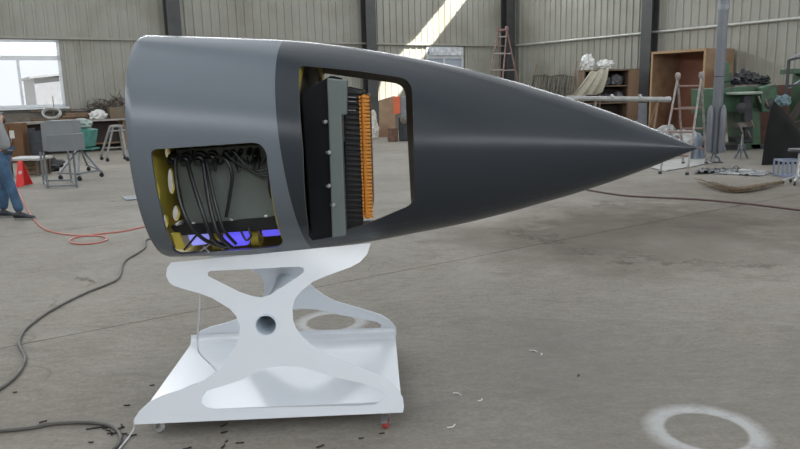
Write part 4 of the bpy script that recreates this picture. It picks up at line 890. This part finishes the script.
for i, (px, lv, w_, h_, lab) in enumerate(((606, 0, .42, .34, 'grey wrapped bundle on the upper shelf, left'), (618, 0, .50, .40, 'grey wrapped bundle on the upper shelf, right'), (609, 1, .40, .30, 'grey bundle on the middle shelf left side'), (621, 1, .36, .38, 'grey bundle on the middle shelf right side'))):
    solo(MB().blob(Vector((xx(px), Yh + .35, shz[lv] + h_ * .42)), (w_ * .5, .25, h_ * .55), 40 + i, .35, 3), 'wrapped_bundle', goods, lab, 'bundle')
for i, (px, s_) in enumerate(((589.5, (.24, .22, .30)), (607, (.30, .25, .19)))):
    solo(MB().blob(Vector((xx(px), Yh + .4, ztp + .02 + s_[2] * .75)), s_, 60 + i, .45, 4), 'plastic_bundle', film, 'clear plastic bundle on top of the timber shelf, %s' % ('taller left one' if i == 0 else 'lower right one'), 'plastic bundle')
# draped beige dust sheet, a thick cloth
def cloth(fn, nu, nv, tk):
    vs_, fs_ = [], []
    for s_ in (0, 1):
        for i in range(nu + 1):
            for j in range(nv + 1): vs_.append(fn(i / nu, j / nv) + Vector((0, tk * s_, 0)))
    M = (nu + 1) * (nv + 1)
    for i in range(nu):
        for j in range(nv):
            a = i * (nv + 1) + j; q = (a, a + 1, a + nv + 2, a + nv + 1); fs_ += [q, tuple(k + M for k in q[::-1])]
    bd = [j for j in range(nv + 1)] + [i * (nv + 1) + nv for i in range(1, nu + 1)] + [nu * (nv + 1) + j for j in range(nv - 1, -1, -1)] + [i * (nv + 1) for i in range(nu - 1, 0, -1)]
    for i in range(len(bd)): a, b_ = bd[i], bd[(i + 1) % len(bd)]; fs_.append((a, b_, b_ + M, a + M))
    return MB().add(vs_, fs_)
TLc, TRc, BLc, BRc = PY(590, 72, Yh - .1), PY(609, 68, Yh - .05), PY(569, 99, Yh - .5), PY(602, 93, Yh - .15)
def drape(u_, v_):
    a = TLc.lerp(TRc, u_); b_ = BLc.lerp(BRc, u_); p = a.lerp(b_, v_); return p + Vector((0, -.10 * math.sin(math.pi * v_) - .05 * math.sin(u_ * 19 + v_ * 2) * (.3 + v_), .03 * math.sin(u_ * 14)))
solo(cloth(drape, 40, 20, .02), 'dust_sheet', mat('canvas_beige', (.40, .37, .30), .9, 0, .1, 6, bump=.3), 'beige canvas sheet draped over the left of the shelf unit', 'sheet', smooth=True)
for i, (px, w_, lab) in enumerate(((640, .30, 'pale blue-white board standing right of the shelf unit'), (634.5, .10, 'narrow pale board beside the shelf unit'))):
    p = P(px, 130); a = MB().prism([Vector((p.x - w_ / 2, p.y - .3, 0)), Vector((p.x + w_ / 2, p.y - .3, 0)), Vector((p.x + w_ / 2, p.y - .15, .95)), Vector((p.x - w_ / 2, p.y - .15, .95))], (0, .03, 0)); solo(a, 'pale_board', mat('board_pale', (.30, .32, .36), .6), lab, 'board')
# big open plywood crate
cb0 = P(648.5, 131.5); ku = cb0.dot(E1); kv = cb0.dot(E2); Dp = min(1.5, U1 - .15 - ku); Lc = 3.15; Hc = PP(650, 53, H(ku, 0), E1).z - .04
def cr(u_, v_, z): return H(ku + u_, kv - v_, z)
t = thing('plywood_crate', H(ku + Dp / 2, kv - Lc / 2), 'huge open plywood crate standing against the right wall', 'crate')
dv = kv - PP(706, 60, H(ku, 0), E1).dot(E2); Lc = dv
def pbox(nm, u0_, u1_, v0_, v1_, z0_, z1_, m_): MB().box(cr((u0_ + u1_) / 2, (v0_ + v1_) / 2, (z0_ + z1_) / 2), (u1_ - u0_, v1_ - v0_, z1_ - z0_), RH).build(nm, m_, t)
pbox('side_panel', 0, Dp, 0, .05, 0, Hc, ply); pbox('side_panel', 0, Dp, Lc - .05, Lc, 0, Hc, ply); pass
pbox('top_panel', -.01, Dp, -.01, Lc + .01, Hc, Hc + .07, ply); pbox('bottom_panel', 0, Dp, .05, Lc - .05, 0, .05, ply); pbox('back_panel', Dp - .03, Dp, .05, Lc - .05, .05, Hc, plyred)
for a, b_ in ((0, .07), (Lc - .07, Lc)): pbox('edge_batten', -.03, .0, a, b_, 0, Hc, mat('batten', (.36, .23, .12), .6, 0, .1, 5))
pbox('edge_batten', -.03, .0, 0, Lc, Hc - .01, Hc + .07, MATS['batten'])
# long silver tube on trestle legs
Yt = 17.0; a, b_ = PY(566, 98.2, Yt), PY(671, 99.6, Yt); t = thing('silver_tube', Vector(((a.x + b_.x) / 2, Yt, 0)), 'long silver tube resting on slanted legs behind the nose cone', 'tube')
d = (b_ - a); L = d.length; slv = mat('tube_silver', (.36, .36, .35), .35, .3, .15, 6)
MB().lathe(a, d, [(.060, 0), (.060, L - .14), (.070, L - .13), (.070, L - .02)], 18).build('pipe', slv, t, smooth=True); MB().lathe(a, d, [(.055, L - .03), (.055, L)], 18).build('end_cap', darkm, t)
for px, py_ in ((596, 100), (658, 101.5)):
    for s in (-1, 1):
        q = PY(px, py_, Yt); MB().bar(q, Vector((q.x - (.25 if px > 600 else .15), q.y + .35 * s, 0)), .05, .05).build('leg', wood if px > 600 else iron, t)
for px in (612, 640): q = PY(px, 97, Yt); MB().lathe(q - d.normalized() * .03, d, [(.07, 0), (.07, .05)], 16).build('clamp_band', galv, t)
# plastic covered heap under the ladder
p = P(684, 150); k = MB().blob(p + EZ * .2, (.42, .45, .26), 71, .5, 3); k.blob(p + Vector((-.3, .5, .25)), (.35, .3, .3), 75, .5, 3)
solo(k, 'covered_heap', mat('cover_film', (.40, .40, .39), .5, 0, .2, 9, bump=.7, bscale=14), 'heap under crumpled grey-white film behind the right ladder', 'covered heap')
# rocket model on its stand
rk = P(714, 162.3); rk.z = 0; ra = mat('rocket_grey', (.15, .16, .18), .4, .1, .06, 5)
t = thing('rocket_model', rk, 'tall grey rocket model with strap-on boosters on a curved stand', 'rocket model'); Yk = rk.y; sc = (PY(720, 100, Yk).x - PY(710, 100, Yk).x) / 10
zb = PY(716, 153.5, Yk).z; zt_ = 4.3; zr = PY(722, 7, Yk).z
MB().lathe(rk + EZ * zb, EZ, [(.078, 0), (.09, .06), (.096, .1), (.096, zr - zb - .06), (.104, zr - zb - .05), (.104, zr - zb + .04), (.102, zr - zb + .05), (.102, 2.9), (.09, 3.1), (.05, 3.3), (.008, 3.45)], 28).build('core_stage', ra, t, smooth=True)
MB().lathe(rk + EZ * (zr - .06), EZ, [(.108, 0), (.108, .1)], 28).build('interstage_ring', greym, t, smooth=True)
MB().lathe(rk + EZ * PY(716, 77, Yk).z, EZ, [(.099, 0), (.099, .015)], 28).build('band', darkm, t)
for i, a in enumerate((20, 110, 200, 290)):
    q = rk + Vector((math.cos(math.radians(a)), math.sin(math.radians(a)), 0)) * .165; zz = PY(711, 152, Yk).z; hb = PY(711, 105, Yk).z - zz
    b = MB().lathe(q + EZ * zz, EZ, [(.05, 0), (.062, .04), (.062, hb - .17), (.045, hb - .08), (.02, hb - .02), (.004, hb)], 20).build('booster', ra, t, smooth=True)
    o_ = Vector((math.cos(math.radians(a)), math.sin(math.radians(a)), 0))
    MB().prism([q + o_ * .055 + EZ * (zz + .02), q + o_ * .12 + EZ * (zz + .0), q + o_ * .12 + EZ * (zz + .06), q + o_ * .055 + EZ * (zz + .18)], o_.cross(EZ) * .01).build('fin', ra, b)
for i in range(5):
    a = math.radians(20 + 72 * i); o_ = Vector((math.cos(a), math.sin(a), 0)); MB().tube(smooth_line([rk + o_ * .03 + EZ * (zb + .02), rk + o_ * .045 + EZ * (zb * .55), rk + o_ * .09 + EZ * .12, rk + o_ * .15 + EZ * .015]), .015, 6).build('stand_leg', greym, t, smooth=True)
MB().lathe(rk, EZ, [(.17, 0), (.17, .012)], 24).build('stand_ring', darkm, t)
# small spare stand and finned base
p = P(741, 158.5); p.z = 0; t = thing('model_stand', p, 'empty small model stand with four flared legs on the floor', 'stand')
MB().lathe(p + EZ * .2, EZ, [(.035, 0), (.03, .12), (.018, .3), (.02, .32)], 12).build('spigot', galv, t, smooth=True)
for i in range(6):
    a = math.radians(10 + 60 * i); o_ = Vector((math.cos(a), math.sin(a), 0)); MB().bar(p + o_ * .05 + EZ * .30, p + o_ * .08 + EZ * .12, .03, .015, o_.cross(EZ)).build('leg', greym, t); MB().bar(p + o_ * .08 + EZ * .13, p + o_ * .15 + EZ * .008, .03, .015, o_.cross(EZ)).build('foot', greym, t)
p = P(697, 159); p.z = 0; t = thing('rocket_tail_section', p, 'short blue-grey finned rocket tail piece just behind the nose tip', 'rocket part'); bg_ = mat('tail_blue_grey', (.17, .20, .25), .4)
MB().lathe(p, EZ, [(.13, 0), (.10, .12), (.085, .3), (.08, .42), (.05, .52), (.01, .56)], 20).build('cone', bg_, t, smooth=True)
for a in range(4):
    o_ = Vector((math.cos(a * 1.57 + .3), math.sin(a * 1.57 + .3), 0)); MB().prism([p + o_ * .08, p + o_ * .2, p + o_ * .2 + EZ * .1, p + o_ * .08 + EZ * .3], o_.cross(EZ) * .012).build('fin', bg_, t)
# ---- green lathe against the right wall
mg = P(736, 151); Yg = mg.y; t = thing('green_machine', Vector((mg.x, Yg, 0)), 'big green lathe with work table standing by the right wall', 'machine')
def gp(nm, pxs, dy, th, m_, par=None, bev=.015): return MB().prism([PY(x, y, Yg + dy) for x, y in pxs], (0, th, 0)).build(nm, m_, par or t, bevel=bev)
gp('machine_bed', [(705, 89), (760, 86), (778, 86), (778, 110), (705, 114)], .4, .8, green)
gp('pedestal', [(742, 108), (760, 108), (761, 149), (744, 150)], .3, .8, green); gp('pedestal', [(706, 112), (722, 112), (722, 150), (707, 151)], .4, .7, mat('machine_green_dark', (.03, .07, .04), .6, 0, .3, 6))
gp('headstock', [(760, 88), (776, 84), (778, 112), (762, 112)], .2, .6, green)
gp('base_plinth', [(704, 146), (770, 144), (771, 151), (705, 152.5)], .3, .95, darkm)
gp('work_table', [(737.5, 92.5), (763, 91.5), (763, 94), (738, 95)], -.2, .6, mat('table_pale_green', (.28, .33, .27), .45))
gp('table_column', [(744, 95), (752, 95), (753, 143), (745, 143)], 0, .2, darkm)
for i, (x, y, r) in enumerate(((741, 108, .12), (770, 104, .13))): MB().lathe(PY(x, y, Yg - .12), (0, -1, 0), [(.03, 0), (r, .01), (r, .03), (.03, .05)], 20).build('handwheel', darkm, t, smooth=True)
for i, (x, y) in enumerate(((758, 96), (765, 99), (751, 120), (740, 126), (748, 131))): MB().tube([PY(x, y, Yg - .15), PY(x + 3, y + 7, Yg - .2)], .02, 8).build('lever', iron, t, smooth=True)
gp('tool_slide', [(738, 123), (752, 122), (752, 127), (738, 128)], -.1, .3, iron); gp('chip_pan', [(736, 138), (752, 137), (753, 142), (737, 143)], -.1, .4, darkm)
gp('rear_cover', [(724, 62), (729, 62), (731, 86), (724, 87)], .6, .3, green); gp('motor_cover', [(722, 73), (732, 72), (732, 81), (722, 82)], .5, .4, green)
zz = PY(745, 87, Yg + .7).z; random.seed(5)
cm_ = MB()
for i, (x, w_, h_, lab) in enumerate(((736, .18, .22, 'dark motor casting, leftmost on top of the green lathe'), (744, .2, .3, 'tallest black casting on top of the green lathe'), (753, .22, .24, 'black casting lying on the lathe top, third from left'), (762, .2, .2, 'low dark casting at the right of the lathe top'))):
    c = Vector((PY(x, 86, Yg + .7).x, Yg + .75, zz + h_ * .55 + .02)); k = MB().blob(c, (w_, .16, h_ * .55), 90 + i, .7, 3.5, 3); k.tube([c + Vector((0, 0, h_ * .2)), c + Vector((.14, 0, h_ * .6))], .03, 8); solo(k, 'machine_casting', darkm, lab, 'casting')
k = MB(); p = PY(776, 85, Yg + 1.6); solo(MB().box((p.x, p.y, p.z / 2), (1.3, .5, p.z)), 'brick_stack', mat('stack_red_brown', (.17, .085, .07), .85, 0, .2, 7), 'reddish brown stack showing behind the green lathe', 'stack')
solo(MB().blob(PY(783, 101, 13.9), (.14, .12, .12), 97, .5, 3), 'cloth_bundle', mat('cloth_blue_green', (.13, .20, .22), .85), 'faded blue-green cloth bundle on the leaning timbers', 'cloth')
# dark sheet leaning, boards and black rack at the right edge
d0 = P(762, 165.5); Yd = d0.y; bl = mat('dark_sheet', (.010, .010, .010), .8, 0, .3, 3, spec=.15)
DS = [(762, 165.5), (767, 145), (772, 128), (778, 110), (784, 101), (792, 108), (803, 121), (815, 140), (815, 162)]
pts = []
for x, y in DS: p = PY(x, y, Yd + (165 - y) * .012); pts.append(p)
def dk_fn(u_, v_):
    Lf = [PY(x, y, Yd) for x, y in ((762, 165.5), (767, 145), (772, 128), (778, 110), (784, 101))]; Rf = [PY(x, y, Yd + .5) for x, y in ((834, 172), (832, 164), (830, 158), (827, 153), (822, 150))]
    s_ = v_ * 4; i = min(3, int(s_)); f_ = s_ - i; a = Lf[i].lerp(Lf[i + 1], f_); b_ = Rf[i].lerp(Rf[i + 1], f_); p = a.lerp(b_, u_); p.y += .35 * v_ - .1 * math.sin(u_ * 3.1); p.z = max(p.z, .005); return p
solo(cloth(dk_fn, 16, 16, .02), 'dark_sheet', bl, 'large dark sheet leaning at the right edge of the frame', 'sheet', smooth=True)
for i, (a, b_, lab) in enumerate((((777, 128), (786, 97), 'first leaning board above the dark sheet'), ((785, 130), (801, 104), 'second slanted board, crossing the dark sheet'), ((779, 131), (806, 122), 'nearly level pale board at the right edge'), ((783, 141), (808, 134), 'lower level board at the right edge'))):
    solo(MB().bar(PY(*a, 14.1 + i * .07), PY(*b_, 14.3 + i * .07), .14, .04, (0, 1, 0)), 'timber_board', mat('board_grey_brown', (.045, .037, .031), .85, 0, .3, 5, spec=.2), lab, 'board')
Yr = 15.0; t = thing('steel_rack', Vector((PY(795, 100, Yr).x, Yr, 0)), 'black steel rack frame at the right edge', 'rack')
for x in (789, 822):
    for dy in (0, .6): q = PY(x, 60, Yr + dy); MB().bar(Vector((q.x, q.y, 0)), Vector((q.x, q.y, PY(789, 60, Yr).z)), .045, .045, (1, 0, 0)).build('post', darkm, t)
for y0__, y1__ in ((60, 55), (86, 83), (131, 124), (147, 143)): MB().bar(PY(789, y0__, Yr), PY(822, y1__ - 2, Yr), .045, .045).build('rail', darkm, t)
MB().bar(PY(789, 88, Yr), PY(810, 74, Yr), .03, .03).build('brace', greym, t); MB().bar(PY(789, 60, Yr), PY(810, 48, Yr), .03, .03).build('brace', greym, t)
q = PY(793, 69, 16.3); t2 = thing('green_cabinet', Vector((q.x + .5, 16.4, 0)), 'dark green machine column behind the black rack', 'machine'); MB().box((q.x + .6, 16.5, q.z - .05), (1.3, .5, .12)).build('top_arm', green, t2, bevel=.01); MB().box((q.x + .7, 16.6, q.z / 2 - .05), (.8, .5, q.z - .1)).build('column', green, t2, bevel=.02)
# blue-grey basket and swivel chair base
bq = P(787, 176); bq.z = 0; t = thing('plastic_basket', bq, 'blue-grey slatted plastic basket on the floor at right', 'basket'); bm_ = mat('basket_blue_grey', (.20, .23, .31), .5)
hb = .27; W_ = .155
for z in (.02, hb): 
    k = MB(); c4 = [bq + Vector((sx * W_, sy * .15, z)) for sx, sy in ((-1, -1), (1, -1), (1, 1), (-1, 1))]
    for i in range(4): k.bar(c4[i], c4[(i + 1) % 4], .015, .03)
    k.build('rim' if z > .1 else 'base_frame', bm_, t)
for i in range(5): q = bq + Vector((-W_ + 2 * W_ * i / 4, 0, hb / 2)); [MB().box(q + Vector((0, s * .15, 0)), (.028, .01, hb)).build('slat', bm_, t) for s in (-1, 1)]
for i in range(3): q = bq + Vector((0, -.15 + .3 * i / 2, hb / 2)); [MB().box(q + Vector((s * W_, 0, 0)), (.01, .03, hb)).build('slat', bm_, t) for s in (-1, 1)]
MB().box(bq + EZ * .012, (2 * W_, .3, .02)).build('bottom', bm_, t)
cq = P(797, 184); cq.z = 0; t = thing('stool_base', cq, 'metal swivel stool base cut by the right edge of the frame', 'stool')
MB().lathe(cq, EZ, [(.03, .08), (.025, .1), (.02, .5)], 14).build('column', galv, t, smooth=True)
for i in range(5):
    a = math.radians(15 + 72 * i); o_ = Vector((math.cos(a), math.sin(a), 0)); MB().bar(cq + o_ * .02 + EZ * .12, cq + o_ * .2 + EZ * .06, .035, .025).build('leg', galv, t); k = MB(); wheel(k, cq + o_ * .2 + EZ * .025, o_.cross(EZ), .025, .03); k.build('castor', darkm, t)
MB().lathe(cq + EZ * .5, EZ, [(.15, 0), (.17, .02), (.16, .05), (.05, .06)], 20).build('seat', darkm, t, smooth=True)
# film and cardboard lying on the floor, dry brush broom
def flat_cloth(px, seed, amp):
    c4 = [P(x, y, .01) for x, y in px]
    def fn(u_, v_):
        p = c4[0].lerp(c4[1], u_).lerp(c4[3].lerp(c4[2], u_), v_); n_ = noise.noise(Vector((u_ * 6, v_ * 4, seed))); p.z = .006 + amp * abs(n_); p += Vector((.06 * noise.noise(Vector((u_ * 3, v_ * 3, seed + 9))), 0, 0)); return p
    nu, nv = 30, 12; vs_ = []; fs_ = []
    for s_ in (0, 1):
        for i in range(nu + 1):
            for j in range(nv + 1): vs_.append(fn(i / nu, j / nv) + EZ * .006 * s_)
    M = (nu + 1) * (nv + 1)
    for i in range(nu):
        for j in range(nv): a = i * (nv + 1) + j; q = (a, a + 1, a + nv + 2, a + nv + 1); fs_ += [q, tuple(k + M for k in q[::-1])]
    return MB().add(vs_, fs_)
solo(flat_cloth([(699, 169.5), (740, 168), (738, 172.5), (695, 174)], 1, .09), 'black_film', mat('film_black', (.012, .014, .018), .35, 0, .4, 6), 'crumpled black plastic film on the floor under the rocket', 'plastic film', smooth=True)
solo(flat_cloth([(732, 169), (775, 172), (760, 176), (712, 173.5)], 2, .05), 'pale_film', mat('film_pale', (.10, .11, .12), .4, 0, .8, 5, dirt=((.35, .36, .37), 5)), 'thin pale plastic sheet on the floor right of the black film', 'plastic film', smooth=True)
solo(flat_cloth([(640, 165), (700, 156), (712, 163), (665, 171)], 4, .02), 'floor_sheet', mat('sheet_pale', (.36, .36, .35), .6, 0, .15, 5), 'pale flat sheet spread on the floor beneath the right ladder', 'sheet', smooth=True)
random.seed(21); k = MB(); A_ = P(782, 182, .04); B_ = P(735, 189.5, .05); C_ = P(700, 181, .03)
for i in range(55):
    s0, s1 = random.uniform(0, .55), random.uniform(.6, 1.0); j = lambda s_: Vector((random.uniform(-1, 1), random.uniform(-1, 1), 0)) * s_
    q0 = A_ + j(.03) + EZ * random.uniform(-.03, .03); qm = B_ + j(.06) + EZ * random.uniform(-.04, .03); q1 = C_ + Vector((random.uniform(-.25, .35), random.uniform(-.25, .3), random.uniform(-.02, .06)))
    ln_ = smooth_line([q0, qm, q1], 4); i0 = int(s0 * 8); k.tube(ln_[i0:max(i0 + 3, int(s1 * 9))], .005, 4)
straw = mat('straw', (.15, .11, .07), .8, 0, .3, 12); o = k.build('bristles', straw, offset=centred(k)); 
t = thing('brush_broom', A_.lerp(C_, .5) * 1.0, 'long dry straw broom lying on the floor at right', 'broom'); o.parent = t; o.location = centred(k) - t.location; o['kind'] = 'stuff'
MB().tube(smooth_line([A_, A_.lerp(B_, .5) + EZ * .01, B_.lerp(A_, .2)], 4), .022, 8).build('handle', straw, t, smooth=True)
for s_ in (.15, .45, .7): q = A_.lerp(B_, s_); MB().lathe(q - (B_ - A_).normalized() * .01, B_ - A_, [(.03, 0), (.03, .02)], 12).build('binding', wood, t)
